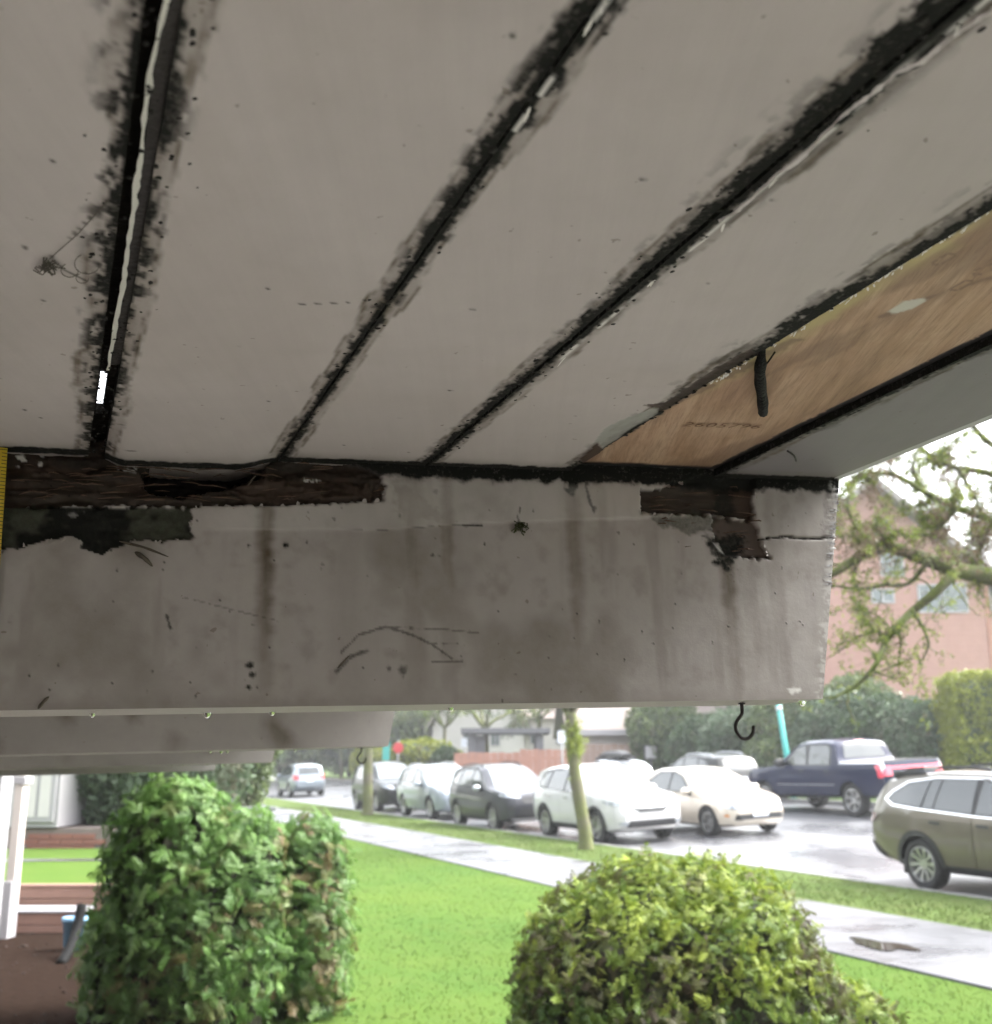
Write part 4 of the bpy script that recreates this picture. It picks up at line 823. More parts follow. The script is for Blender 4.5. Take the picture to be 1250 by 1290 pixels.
class Car:
    def __init__(s, name, label, cat, L, W, top, bot, belt, hw, color, u, v, head, group=None, tumble=.36, z=None, roll=True):
        s.L, s.W = L, W; s.root = empty(name); props(s.root, label, cat, group)
        z = road_z(v) if z is None else z
        d = UX * head; fx = Vector((d[0], d[1], 0)); ycar = Vector((0, 0, 1)).cross(fx)
        sl = math.atan(.05) if roll else 0; vv = Vector((VX[0], VX[1], 0)); up = (Vector((0, 0, 1)) * math.cos(sl) - vv * math.sin(sl)); yy = up.cross(fx)
        m = Matrix((fx, yy, up)).transposed().to_4x4(); p = st2(u, v, z); m.translation = Vector(p); s.root.matrix_basis = m; s.color = color
        N = int(L / .045); xs = np.linspace(0, L, N)
        def cv(pts, k=3):
            q = np.interp(xs, [a for a, b in pts], [b for a, b in pts]); ker = np.ones(k) / k; return np.convolve(np.pad(q, k // 2, mode='edge'), ker, 'valid')
        tz, bz, gz, ww = cv(top), cv(bot), cv(belt, 5), cv(hw, 3); V = []
        for i in range(N):
            x = L / 2 - xs[i]; h = ww[i]; zb, zt = bz[i], tz[i]; zs = min(gz[i], zt - .035); g = zt - zs
            wr = max(h * .95 - tumble * g * .9, h * .35)
            half = [(0, zb), (h * .80, zb), (h * .955, zb + .07), (h * .992, zb + (zs - zb) * .35), (h * 1.0, zb + (zs - zb) * .62), (h * .985, zb + (zs - zb) * .86), (h * .955, zs), (h * .95 - tumble * g * .45, zs + g * .5), (wr, zs + g * .88), (wr * .88, zs + g * .97), (wr * .5, zs + g * .995), (0, zt + .012)]
            V += [(x, y, q) for y, q in half] + [(x, -y, q) for y, q in half[-2:0:-1]]
        nr = 22; F = []
        for i in range(N - 1):
            for k in range(nr): F.append((i * nr + k, (i + 1) * nr + k, (i + 1) * nr + (k + 1) % nr, i * nr + (k + 1) % nr))
        F.append(tuple(range(nr))); F.append(tuple((N - 1) * nr + k for k in range(nr - 1, -1, -1)))
        s.me = pymesh('body', V, F, True)
        bm = bmesh.new(); bm.from_mesh(s.me); bmesh.ops.recalc_face_normals(bm, faces=bm.faces); bm.to_mesh(s.me); s.bvh = BVHTree.FromBMesh(bm); bm.free()
    def X(s, xf): return s.L / 2 - xf
    def wheels(s, axles, r, w=.24, spokes=5, twin=False, arch=1.14, inset=.02):
        """cut real wheel arches, then set the wheels"""
        cut = MB()
        for xf in axles:
            for sg in (1, -1):
                V, F = lathe_vf([(.001, -.01), (r * arch, -.01), (r * arch, .62), (.001, .62)], 40); y0 = sg * (s.W / 2 - .30)
                cut.add([(v[0] + s.X(xf), y0 + sg * v[1], v[2] + r + .01) for v in V], F)
        co = link('cutter', pymesh('cutter', cut.V, cut.F)); bm = bmesh.new(); bm.from_mesh(co.data); bmesh.ops.remove_doubles(bm, verts=bm.verts, dist=.0008); bmesh.ops.recalc_face_normals(bm, faces=bm.faces); bm.to_mesh(co.data); bm.free()
        bo = link('body_tmp', s.me); md = bo.modifiers.new('b', 'BOOLEAN'); md.operation = 'DIFFERENCE'; md.object = co; md.solver = 'EXACT'
        dg = bpy.context.evaluated_depsgraph_get(); me = bpy.data.meshes.new_from_object(bo.evaluated_get(dg)); bpy.data.objects.remove(bo); bpy.data.objects.remove(co); me.name = 'body'
        me.materials.clear(); me.materials.append(s.color); me.materials.append(M['trim']); 
        for p in me.polygons:
            c = p.center; deep = any(math.hypot(c.x - s.X(xf), c.z - r - .01) < r * arch * 1.004 for xf in axles) and abs(c.y) > s.W / 2 - .32
            p.material_index = 1 if deep or c.z < .0 else 0; p.use_smooth = not deep
        bm = bmesh.new(); bm.from_mesh(me)
        for e in bm.edges:
            if len(e.link_faces) == 2 and e.calc_face_angle(0) > .6: e.smooth = False
        bm.to_mesh(me); bm.free(); s.body = link('body', me, None, s.root, world=False)
        ty, rim, dk = wheel_meshes(r, w, spokes, twin)
        for xf in axles:
            for sg in (1, -1):
                o = link('wheel', ty, M['tyre'], s.root, False); o.location = (s.X(xf), sg * (s.W / 2 - w / 2 - inset), r); o.rotation_euler = (0, random.uniform(0, 1), 0 if sg > 0 else math.pi)
                link('rim', rim, M['rim'], o, False); link('brake_disc', dk, M['rimdark'], o, False)
        s.axles, s.r = axles, r
    def patch(s, name, poly, view, mat, off=.004, parent=None, sg=1, step=.05, mx=None):
        """a panel drawn in side (xf, z), front or rear (y, z), or top (xf, y) view and laid on the body surface"""
        B_ = []
        for i, a in enumerate(poly):
            b = poly[(i + 1) % len(poly)]; n = max(1, int(math.hypot(b[0] - a[0], b[1] - a[1]) / step))
            for k in range(n): B_.append((a[0] + (b[0] - a[0]) * k / n, a[1] + (b[1] - a[1]) * k / n))
        xs, ys = [p[0] for p in B_], [p[1] for p in B_]; pts = [Vector(p) for p in B_]; nb = len(B_)
        gx = np.arange(min(xs) + step / 2, max(xs), step); gy = np.arange(min(ys) + step / 2, max(ys), step)
        if len(gx) and len(gy):
            GX, GY = np.meshgrid(gx, gy); d = poly_sd(GX, GY, B_)
            pts += [Vector((float(a), float(b))) for a, b, k in zip(GX.ravel(), GY.ravel(), d.ravel()) if k < -step * .35]
        vo, eo, fo, _, _, _ = geometry.delaunay_2d_cdt(pts, [(i, (i + 1) % nb) for i in range(nb)], [], 1, 1e-5)
        V, ok = [], []
        for p in vo:
            if view == 'side': o, d = Vector((s.X(p[0]), sg * 3, p[1])), Vector((0, -sg, 0))
            elif view == 'front': o, d = Vector((6, p[0], p[1])), Vector((-1, 0, 0))
            elif view == 'rear': o, d = Vector((-6, p[0], p[1])), Vector((1, 0, 0))
            else: o, d = Vector((s.X(p[0]), p[1], 4)), Vector((0, 0, -1))
            h, n, i, t = s.bvh.ray_cast(o, d)
            ok.append(h is not None); V.append(h + n * off - d * off * .5 if h is not None else Vector((0, 0, 0)))
        F = [tuple(f) for f in fo if all(ok[i] for i in f)]
        me = pymesh(name, V, F, True); bm = bmesh.new(); bm.from_mesh(me); bmesh.ops.recalc_face_normals(bm, faces=bm.faces)
        ref = {'side': Vector((0, sg, 0)), 'front': Vector((1, 0, 0)), 'rear': Vector((-1, 0, 0)), 'top': Vector((0, 0, 1))}[view]
        if sum(f.normal.dot(ref) * f.calc_area() for f in bm.faces) < 0: bmesh.ops.reverse_faces(bm, faces=bm.faces)
        bm.to_mesh(me); bm.free(); return link(name, me, mat, parent or s.root, False)
    def both(s, name, poly, mat, off=.004, view='side', **k):
        if view == 'side': return [s.patch(name, poly, 'side', mat, off, sg=sg, **k) for sg in (1, -1)]
        return [s.patch(name, [(q, z * sg) if view == 'top' else (q * sg, z) for q, z in poly], view, mat, off, **k) for sg in (1, -1)]
    def arches(s, mat, k0=1.10, k1=1.30, off=.012):
        for xf in s.axles:
            pl = [(xf + s.r * k1 * math.cos(a), s.r + s.r * k1 * math.sin(a)) for a in np.linspace(-.05, math.pi + .05, 22)] + [(xf + s.r * k0 * math.cos(a), s.r + s.r * k0 * math.sin(a)) for a in np.linspace(math.pi + .05, -.05, 22)]
            s.both('wheel_arch_trim', pl, mat, off, step=.04)
    def box(s, name, mat, x0, x1, y0, y1, z0, z1, bev=.02, parent=None):
        mb = MB(); mb.box(s.X(x0), s.X(x1), y0, y1, z0, z1); return mb.build(name, mat, parent or s.root, True, False, bev)
    def mirrors(s, xf, z, mat, k=1.0):
        for sg in (1, -1):
            bm = bmesh.new(); bmesh.ops.create_uvsphere(bm, u_segments=14, v_segments=10, radius=1); me = bpy.data.meshes.new('mirror'); bm.to_mesh(me); bm.free()
            for v in me.vertices: v.co = Vector((s.X(xf) + v.co.x * .085 * k * (1 if v.co.x > 0 else .35), sg * (s.W / 2 + .085) + v.co.y * .125 * k, z + v.co.z * .085 * k))
            me.polygons.foreach_set('use_smooth', [True] * len(me.polygons)); o = link('mirror', me, mat, s.root, False)
            a = s.box('mirror_stalk', M['trim'], xf - .06, xf + .03, sg * (s.W / 2 - .12), sg * (s.W / 2 + .04), z - .09, z - .04, .008, o)
    def rails(s, x0, x1, y, z, mat, r=.018):
        for sg in (1, -1):
            pts = []; n = 10
            for i in range(n + 1):
                xf = x0 + (x1 - x0) * i / n; h, nn, _, _ = s.bvh.ray_cast(Vector((s.X(xf), sg * y, 4)), Vector((0, 0, -1))); pts.append((s.X(xf), sg * y, h.z + (.045 if 0 < i < n else -.005)))
            mb = MB(); mb.tube(pts, r, 8); mb.build('roof_rail', mat, s.root, True, False)
    def rod(s, name, pts, r, mat, parent=None):
        mb = MB(); mb.tube(smoothpath(pts, 4), r, 6); return mb.build(name, mat, parent or s.root, True, False)
    def door(s, poly, hx, hz, off=.006):
        for sg in (1, -1):
            o = s.patch('door', poly, 'side', s.color, off, sg=sg)
            h = s.patch('door_handle', [(hx, hz), (hx + .2, hz + .012), (hx + .2, hz + .04), (hx, hz + .03)], 'side', M['trim'] if s.color is not M.get('cw') else M['chrome'], .03, sg=sg, parent=o)

def sc(pts, a, b): return [(x * a, z * b) for x, z in pts]
SUV_TOP = [(0, .60), (.03, .80), (.10, .93), (.45, 1.0), (1.0, 1.06), (1.22, 1.10), (1.7, 1.40), (2.05, 1.58), (2.45, 1.655), (3.1, 1.675), (3.75, 1.63), (4.18, 1.57), (4.36, 1.28), (4.48, 1.05), (4.56, .9), (4.6, .72)]
SUV_BOT = [(0, .44), (.06, .30), (.4, .23), (4.0, .24), (4.4, .34), (4.6, .52)]
SUV_BELT = [(0, .55), (.1, .84), (.45, .93), (1.2, 1.02), (2.5, 1.05), (3.7, 1.09), (4.3, 1.07), (4.6, .70)]
def suv(name, label, u, v, color, L=4.6, W=1.855, H=1.68, head=-1, r=.355, spokes=5, twin=True, fo=.93, wb=2.66, front='a', clad=True, group=None, cat='car', rails=None, mirror=None, rear=True):
    a, b = L / 4.6, H / 1.68; h = W / 2
    c = Car(name, label, cat, L, W, sc(SUV_TOP, a, b), sc(SUV_BOT, a, b), sc(SUV_BELT, a, b), [(0, h * .66), (.05, h * .78), (.14 * a, h * .87), (.4 * a, h * .955), (.9 * a, h), (3.6 * a, h), (4.2 * a, h * .95), (4.48 * a, h * .87), (4.6 * a, h * .74)], color, u, v, head, group)
    c.wheels([fo, fo + wb], r, .235, spokes, twin)
    Q = lambda p: sc(p, a, b)
    for w_ in ([(1.64, 1.075), (2.06, 1.475), (2.42, 1.555), (2.46, 1.095)], [(2.53, 1.097), (2.49, 1.558), (3.24, 1.555), (3.40, 1.13)], [(3.46, 1.135), (3.32, 1.548), (3.72, 1.46), (3.97, 1.27), (3.90, 1.19)]):
        c.both('window', Q(w_), M['glass'], .008)
    c.both('window_trim', Q([(1.52, 1.03), (2.0, 1.47), (2.4, 1.60), (3.4, 1.60), (3.8, 1.50), (4.06, 1.27), (3.95, 1.15)]), M['trim'], .003)
    c.patch('windshield', Q([(-.66, 1.115), (.66, 1.115), (.52, 1.56), (-.52, 1.56)]) if a == 1 else [(-.66 * W / 1.855, 1.115 * b), (.66 * W / 1.855, 1.115 * b), (.52 * W / 1.855, 1.56 * b), (-.52 * W / 1.855, 1.56 * b)], 'front', M['screen'], .006)
    c.patch('rear_window', [(-.56, 1.13 * b), (.56, 1.13 * b), (.50, 1.47 * b), (-.50, 1.47 * b)], 'rear', M['glass'], .006)
    c.door(Q([(1.50, .36), (1.50, 1.0), (2.48, 1.05), (2.48, .36)]), 2.20 * a, .93 * b); c.door(Q([(2.50, .36), (2.50, 1.05), (3.45, 1.09), (3.38, .75), (3.1, .36)]), 3.15 * a, .96 * b)
    if clad: c.arches(M['trim']); c.both('sill_trim', Q([(1.30, .25), (1.30, .38), (3.15, .38), (3.15, .25)]), M['trim'], .012)
    c.mirrors(1.66 * a, 1.09 * b, mirror or color)
    if rails: c.rails(2.2 * a, 3.9 * a, .56, 1.6 * b, rails)
    k = W / 1.855
    c.both('tail_light', [(4.18 * a, 1.10 * b), (4.40 * a, 1.12 * b), (4.52 * a, .92 * b), (4.46 * a, .84 * b), (4.34 * a, .98 * b)], M['red'], .008); c.both('tail_light', [(.52 * k, .88 * b), (.76 * k, .86 * b), (.72 * k, 1.1 * b), (.56 * k, 1.1 * b)], M['red'], .008, 'rear')
    c.patch('licence_plate', [(-.17, .74), (.17, .74), (.17, .88), (-.17, .88)], 'rear', M['plate'], .012)
    if front == 'a':      # wide wing grille, slanted lamps
        c.both('headlight', [(.40 * k, .80 * b), (.62 * k, .78 * b), (.82 * k, .845 * b), (.80 * k, .90 * b), (.55 * k, .865 * b)], M['lamp'], .008, 'front'); c.both('headlight', [(.16 * a, .80 * b), (.62 * a, .89 * b), (.60 * a, .915 * b), (.14 * a, .885 * b)], M['lamp'], .008)
        g = c.patch('grille', [(-.46 * k, .76 * b), (-.30 * k, .66 * b), (.30 * k, .66 * b), (.46 * k, .76 * b), (.43 * k, .80 * b), (-.43 * k, .80 * b)], 'front', M['trim'], .010)
        c.patch('grille_bar', [(-.58 * k, .80 * b), (-.30 * k, .745 * b), (.30 * k, .745 * b), (.58 * k, .80 * b), (.58 * k, .825 * b), (.28 * k, .78 * b), (-.28 * k, .78 * b), (-.58 * k, .825 * b)], 'front', M['chrome'], .020, g)
        c.patch('lower_intake', [(-.62 * k, .36 * b), (.62 * k, .36 * b), (.56 * k, .50 * b), (-.56 * k, .50 * b)], 'front', M['trim'], .010); c.patch('bumper_strip', [(-.68 * k, .325 * b), (.68 * k, .325 * b), (.68 * k, .36 * b), (-.68 * k, .36 * b)], 'front', M['rim'], .020)
        c.both('fog_lamp', [(.58 * k, .40 * b), (.76 * k, .43 * b), (.76 * k, .48 * b), (.60 * k, .47 * b)], M['lamp'], .012, 'front')
        mb = MB(); xe = c.bvh.ray_cast(Vector((6, 0, .775 * b)), Vector((-1, 0, 0)))[0].x + .03
        for y0, y1, z0, z1 in ((-.055, -.03, .725, .83), (.03, .055, .725, .83), (-.04, .04, .768, .79)): mb.box(xe - .012, xe + .006, y0, y1, z0 * b, z1 * b)
        mb.build('emblem', M['chrome'], c.root, False, False)
    elif front == 'b':     # upright blocky nose
        c.both('headlight', [(.42 * k, .83 * b), (.74 * k, .86 * b), (.78 * k, .93 * b), (.44 * k, .90 * b)], M['lamp'], .008, 'front'); c.both('headlight', [(.14 * a, .86 * b), (.46 * a, .90 * b), (.46 * a, .95 * b), (.13 * a, .93 * b)], M['lamp'], .008)
        c.patch('grille', [(-.36 * k, .68 * b), (.36 * k, .68 * b), (.42 * k, .84 * b), (-.42 * k, .84 * b)], 'front', M['trim'], .010); c.patch('grille_bar', [(-.60 * k, .62 * b), (.60 * k, .62 * b), (.50 * k, .68 * b), (-.50 * k, .68 * b)], 'front', c.color, .026)
        c.patch('lower_intake', [(-.60 * k, .36 * b), (.60 * k, .36 * b), (.46 * k, .58 * b), (-.46 * k, .58 * b)], 'front', M['trim'], .010); c.both('fog_lamp', [(.60 * k, .55 * b), (.74 * k, .56 * b), (.74 * k, .66 * b), (.66 * k, .64 * b)], M['trim'], .012, 'front')
        c.patch('bumper_strip', [(-.7 * k, .31 * b), (.7 * k, .31 * b), (.7 * k, .345 * b), (-.7 * k, .345 * b)], 'front', M['rim'], .018)
    else:                  # rounded soft nose
        c.both('headlight', [(.44 * k, .78 * b), (.72 * k, .80 * b), (.80 * k, .92 * b), (.50 * k, .90 * b)], M['lamp'], .008, 'front'); c.both('headlight', [(.14 * a, .82 * b), (.40 * a, .90 * b), (.40 * a, .93 * b), (.13 * a, .92 * b)], M['lamp'], .008)
        c.patch('grille', [(-.34 * k, .74 * b), (.34 * k, .74 * b), (.38 * k, .86 * b), (-.38 * k, .86 * b)], 'front', M['rim'], .010); c.patch('lower_intake', [(-.45 * k, .40 * b), (.45 * k, .40 * b), (.45 * k, .52 * b), (-.45 * k, .52 * b)], 'front', M['trim'], .010)
        c.patch('licence_plate', [(-.16, .56), (.16, .56), (.16, .68), (-.16, .68)], 'front', M['plate'], .016)
    return c
GP = 'cars parked along the near kerb'; GF = 'cars parked along the far kerb'
M['cw'] = paint('white_paint', (.56, .56, .57)); M['cg'] = paint('charcoal_paint', (.036, .037, .046), .0, .3, .2); M['cs'] = paint('silver_green_paint', (.27, .31, .36), .3); M['ck'] = paint('black_paint', (.008, .010, .010), .0, .3, .1); M['cb'] = paint('grey_blue_paint', (.22, .26, .30), .5)
M['co'] = paint('olive_paint', (.135, .118, .090), .35, .34); M['ct'] = paint('champagne_paint', (.56, .50, .42), .1); M['cn'] = paint('navy_paint', (.004, .008, .036), .0, .3, .1); M['cl'] = paint('light_silver', (.55, .58, .62), .5)
suv('suv', 'white suv with slanted headlights parked behind the mossy street tree by the lawn', 23.75, 12.53, M['cw'], front='a', group=GP, rails=None)
suv('suv', 'dark charcoal suv with a blocky nose parked behind the white suv', 29.05, 12.22, M['cg'], L=4.6, W=1.855, H=1.70, front='b', group=GP, rails=M['trim'], mirror=M['cl'])
suv('suv', 'silver green suv with a rounded nose parked behind the charcoal suv', 35.15, 12.55, M['cs'], L=4.73, W=1.845, H=1.69, front='c', clad=False, spokes=7, twin=False, wb=2.72, group=GP, rails=M['rim'])
suv('suv', 'black suv parked behind the far street tree trunk', 41.2, 12.6, M['ck'], L=4.75, W=1.9, H=1.76, front='c', clad=True, wb=2.75, group=GP, rails=M['trim'])
suv('suv', 'grey blue suv parked last in the row with its rear and red lamp showing', 59.5, 13.3, M['cb'], L=4.6, W=1.85, H=1.68, head=1, front='c', group=GP)
# olive wagon
def wagon():
    L, W = 4.86, 1.875; h = W / 2
    top = [(0, .60), (.03, .80), (.1, .90), (.5, .97), (1.15, 1.05), (1.35, 1.09), (1.85, 1.36), (2.2, 1.52), (2.6, 1.585), (3.4, 1.60), (4.1, 1.555), (4.42, 1.50), (4.5, 1.42), (4.70, 1.12), (4.80, 1.02), (4.84, .80), (4.86, .62)]
    c = Car('wagon', 'olive green wagon with roof rails and chrome window line parked by the wet sidewalk', 'car', L, W, top, [(0, .44), (.06, .32), (.5, .25), (4.1, .26), (4.6, .36), (4.86, .48)], [(0, .55), (.1, .82), (.5, .9), (1.4, .985), (2.8, 1.02), (3.9, 1.06), (4.5, 1.06), (4.75, 1.0), (4.86, .6)],
            [(0, h * .66), (.05, h * .78), (.14, h * .87), (.4, h * .955), (.9, h), (3.8, h), (4.4, h * .955), (4.7, h * .89), (4.86, h * .76)], M['co'], 11.25, 12.50, -1, GP, tumble=.40)
    c.wheels([.95, 3.69], .348, .235, 10, False); c.arches(M['trim'], 1.10, 1.32)
    for w_ in ([(1.70, 1.035), (2.16, 1.41), (2.55, 1.485), (2.62, 1.06)], [(2.69, 1.062), (2.66, 1.488), (3.26, 1.49), (3.36, 1.10)], [(3.39, 1.10), (3.29, 1.49), (3.47, 1.485), (3.58, 1.115)], [(3.62, 1.12), (3.50, 1.483), (3.90, 1.43), (4.20, 1.29), (4.29, 1.215), (4.16, 1.16)]): c.both('window', w_, M['glass'], .010)
    ol = [(1.50, .995), (2.05, 1.39), (2.5, 1.52), (3.4, 1.528), (3.95, 1.465), (4.25, 1.33), (4.40, 1.215), (4.22, 1.12), (3.6, 1.075), (2.6, 1.02)]
    il = [(1.58, 1.01), (2.09, 1.385), (2.5, 1.50), (3.4, 1.507), (3.93, 1.445), (4.22, 1.31), (4.335, 1.215), (4.18, 1.145), (3.6, 1.10), (2.6, 1.04)]
    c.both('chrome_window_line', ol, M['chrome'], .004); c.both('window_trim', il, M['trim'], .007)
    c.door([(1.55, .36), (1.55, .97), (2.66, 1.01), (2.66, .36)], 2.36, .89); c.door([(2.68, .36), (2.68, 1.01), (3.58, 1.06), (3.62, .98), (3.5, .75), (3.26, .36)], 3.20, .90)
    c.both('character_line', [(2.7, .945), (4.52, 1.0), (4.52, 1.012), (2.7, .957)], M['co'], .016); c.both('sill_trim', [(1.35, .26), (1.35, .37), (3.28, .37), (3.28, .26)], M['trim'], .014)
    c.patch('rear_window', [(-.56, 1.10), (.56, 1.10), (.5, 1.42), (-.5, 1.42)], 'rear', M['glass'], .006); c.patch('windshield', [(-.64, 1.09), (.64, 1.09), (.5, 1.5), (-.5, 1.5)], 'front', M['screen'], .006)
    c.both('tail_light', [(4.52, .99), (4.72, 1.03), (4.83, .96), (4.83, .87), (4.66, .86)], M['tail_dark'], .010); c.both('tail_light', [(.55, .84), (.80, .84), (.74, 1.0), (.5, 1.0)], M['tail_dark'], .010, 'rear'); c.patch('bumper', [(-.74, .40), (.74, .40), (.70, .56), (-.70, .56)], 'rear', M['trim'], .012); c.both('bumper_corner', [(4.28, .34), (4.6, .38), (4.82, .5), (4.84, .6), (4.7, .6), (4.45, .46)], M['trim'], .010)
    c.both('headlight', [(.42, .74), (.74, .76), (.78, .86), (.5, .86)], M['lamp'], .008, 'front'); c.patch('grille', [(-.36, .62), (.36, .62), (.42, .80), (-.42, .80)], 'front', M['trim'], .01); c.mirrors(1.72, 1.05, M['co'])
    for sg in (1, -1):       # raised ladder style rails
        y = .60
        def zt(xf): return c.bvh.ray_cast(Vector((c.X(xf), sg * y, 4)), Vector((0, 0, -1)))[0].z
        pts = [(c.X(xf), sg * y, zt(xf) + dz) for xf, dz in ((1.95, .0), (2.12, .065), (2.6, .075), (3.2, .08), (3.85, .08), (4.10, .065), (4.34, .0))]
        mb = MB(); P_ = smoothpath(pts, 5); 
        for a_, b_ in zip(P_[:-1], P_[1:]):
            mb.add([(a_[0], a_[1] + dy, a_[2] + dz) for dy, dz in ((-.022, -.03), (.022, -.03), (.018, .012), (-.018, .012))] + [(b_[0], b_[1] + dy, b_[2] + dz) for dy, dz in ((-.022, -.03), (.022, -.03), (.018, .012), (-.018, .012))], [(0, 1, 5, 4), (1, 2, 6, 5), (2, 3, 7, 6), (3, 0, 4, 7)])
        rl = mb.build('roof_rail', M['trim'], c.root, False, False)
        for x0, x1 in ((1.95, 2.25), (3.72, 4.34)): c.box('rail_foot', M['trim'], x0, x1, sg * (y - .03), sg * (y + .03), zt((x0 + x1) / 2) - .03, zt((x0 + x1) / 2) + .055, .012, rl)
        for x0, x1 in ((3.45, 3.72), (2.3, 2.5)): c.box('rail_bracket', M['rim'], x0, x1, sg * (y - .015), sg * (y + .026), zt((x0 + x1) / 2) + .045, zt((x0 + x1) / 2) + .085, .008, rl)
    c.box('mud_flap', M['trim'], 4.02, 4.06, -.90, -.70, .20, .40, .005); return c
M['tail_dark'] = NT('dark_tail_lamp').set(Base_Color=(.10, .03, .035, 1), Roughness=.15, Coat_Weight=1).m
wagon()
# champagne hatchback rolling up the street
def hatch(name, label, u, v, color, head, group=None, roofbox=None):
    L, W = 4.3, 1.76; h = W / 2
    top = [(0, .52), (.04, .66), (.12, .74), (.5, .84), (1.0, .93), (1.15, .97), (1.7, 1.28), (2.1, 1.43), (2.5, 1.48), (3.1, 1.47), (3.6, 1.38), (3.95, 1.22), (4.15, 1.02), (4.26, .92), (4.3, .7)]
    c = Car(name, label, 'car', L, W, top, [(0, .36), (.07, .22), (.5, .19), (3.8, .2), (4.2, .3), (4.3, .42)], [(0, .46), (.12, .68), (.5, .78), (1.15, .88), (2.4, .93), (3.6, .98), (4.1, .96), (4.3, .62)], [(0, h * .60), (.05, h * .72), (.14, h * .82), (.4, h * .94), (.9, h), (3.4, h), (3.9, h * .94), (4.15, h * .86), (4.3, h * .7)], color, u, v, head, group)
    c.wheels([.83, 3.43], .315, .205, 6, False)
    for w_ in ([(1.52, .94), (1.98, 1.29), (2.36, 1.375), (2.42, .965)], [(2.48, .967), (2.44, 1.38), (2.95, 1.37), (3.35, 1.20), (3.42, 1.03)]): c.both('window', w_, M['glass'], .008)
    c.both('window_trim', [(1.42, .91), (1.95, 1.30), (2.36, 1.41), (2.98, 1.405), (3.42, 1.22), (3.52, 1.0)], M['trim'], .003)
    c.patch('windshield', [(-.62, .965), (.62, .965), (.48, 1.38), (-.48, 1.38)], 'front', M['screen'], .006); c.patch('rear_window', [(-.5, 1.03), (.5, 1.03), (.42, 1.33), (-.42, 1.33)], 'rear', M['glass'], .006)
    c.door([(1.4, .3), (1.4, .88), (2.44, .92), (2.44, .3)], 2.15, .8); c.door([(2.46, .3), (2.46, .92), (3.28, .96), (3.2, .6), (2.98, .3)], 2.95, .83); c.mirrors(1.5, .97, color)
    c.both('headlight', [(.40, .60), (.62, .60), (.70, .655), (.52, .67)], M['lamp'], .008, 'front'); c.both('headlight', [(.13, .60), (.34, .66), (.32, .72), (.12, .69)], M['lamp'], .008); c.both('headlight_bezel', [(.36, .585), (.66, .585), (.74, .665), (.50, .69)], M['trim'], .005, 'front')
    c.patch('lower_intake', [(-.64, .36), (.64, .36), (.60, .48), (-.60, .48)], 'front', M['trim'], .010); c.patch('licence_plate', [(-.20, .42), (.20, .42), (.22, .55), (-.22, .55)], 'front', M['plate'], .018); c.both('indicator', [(.14, .43), (.26, .45), (.26, .49), (.14, .48)], M['amber'], .010)
    c.patch('emblem', [(-.05, .62), (.05, .62), (.05, .67), (-.05, .67)], 'front', M['chrome'], .012); c.both('tail_light', [(.4, .82), (.62, .82), (.58, .98), (.42, .98)], M['red'], .008, 'rear')
    if roofbox:
        mb = MB(); nseg = 10; V, F = [], []
        for i in range(nseg + 1):
            f = i / nseg; x = c.X(1.85 + 1.7 * f); hh = .24 * math.sin(math.pi * (.12 + .80 * f)) ** .5; w_ = .36 * math.sin(math.pi * (.15 + .72 * f)) ** .4
            for y, z in ((-w_, 0), (w_, 0), (w_ * .96, hh * .6), (w_ * .6, hh), (-w_ * .6, hh), (-w_ * .96, hh * .6)): V.append((x, y, 1.54 + z))
        for i in range(nseg):
            for k in range(6): F.append((i * 6 + k, i * 6 + (k + 1) % 6, (i + 1) * 6 + (k + 1) % 6, (i + 1) * 6 + k))
        F += [tuple(range(6)), tuple(nseg * 6 + k for k in range(6))]; link('roof_box', pymesh('roof_box', V, F), roofbox, c.root, False)
        for xf in (2.2, 3.1): c.box('roof_bar', M['trim'], xf, xf + .06, -.6, .6, 1.45, 1.56, .01)
    return c
hatch('hatchback', 'champagne hatchback standing in the wet street beyond the white suv', 23.2, 15.05, M['ct'], -1)
hatch('hatchback', 'pale silver hatchback with a black roof box on the far kerb', 37.6, 20.2, M['cl'], 1, GF, roofbox=M['black'])
suv('suv', 'black suv with white pillars parked on the far kerb ahead of the navy pickup', 31.6, 20.4, M['ck'], L=4.6, W=1.85, H=1.62, head=1, front='c', clad=False, group=GF, rails=M['cl'])
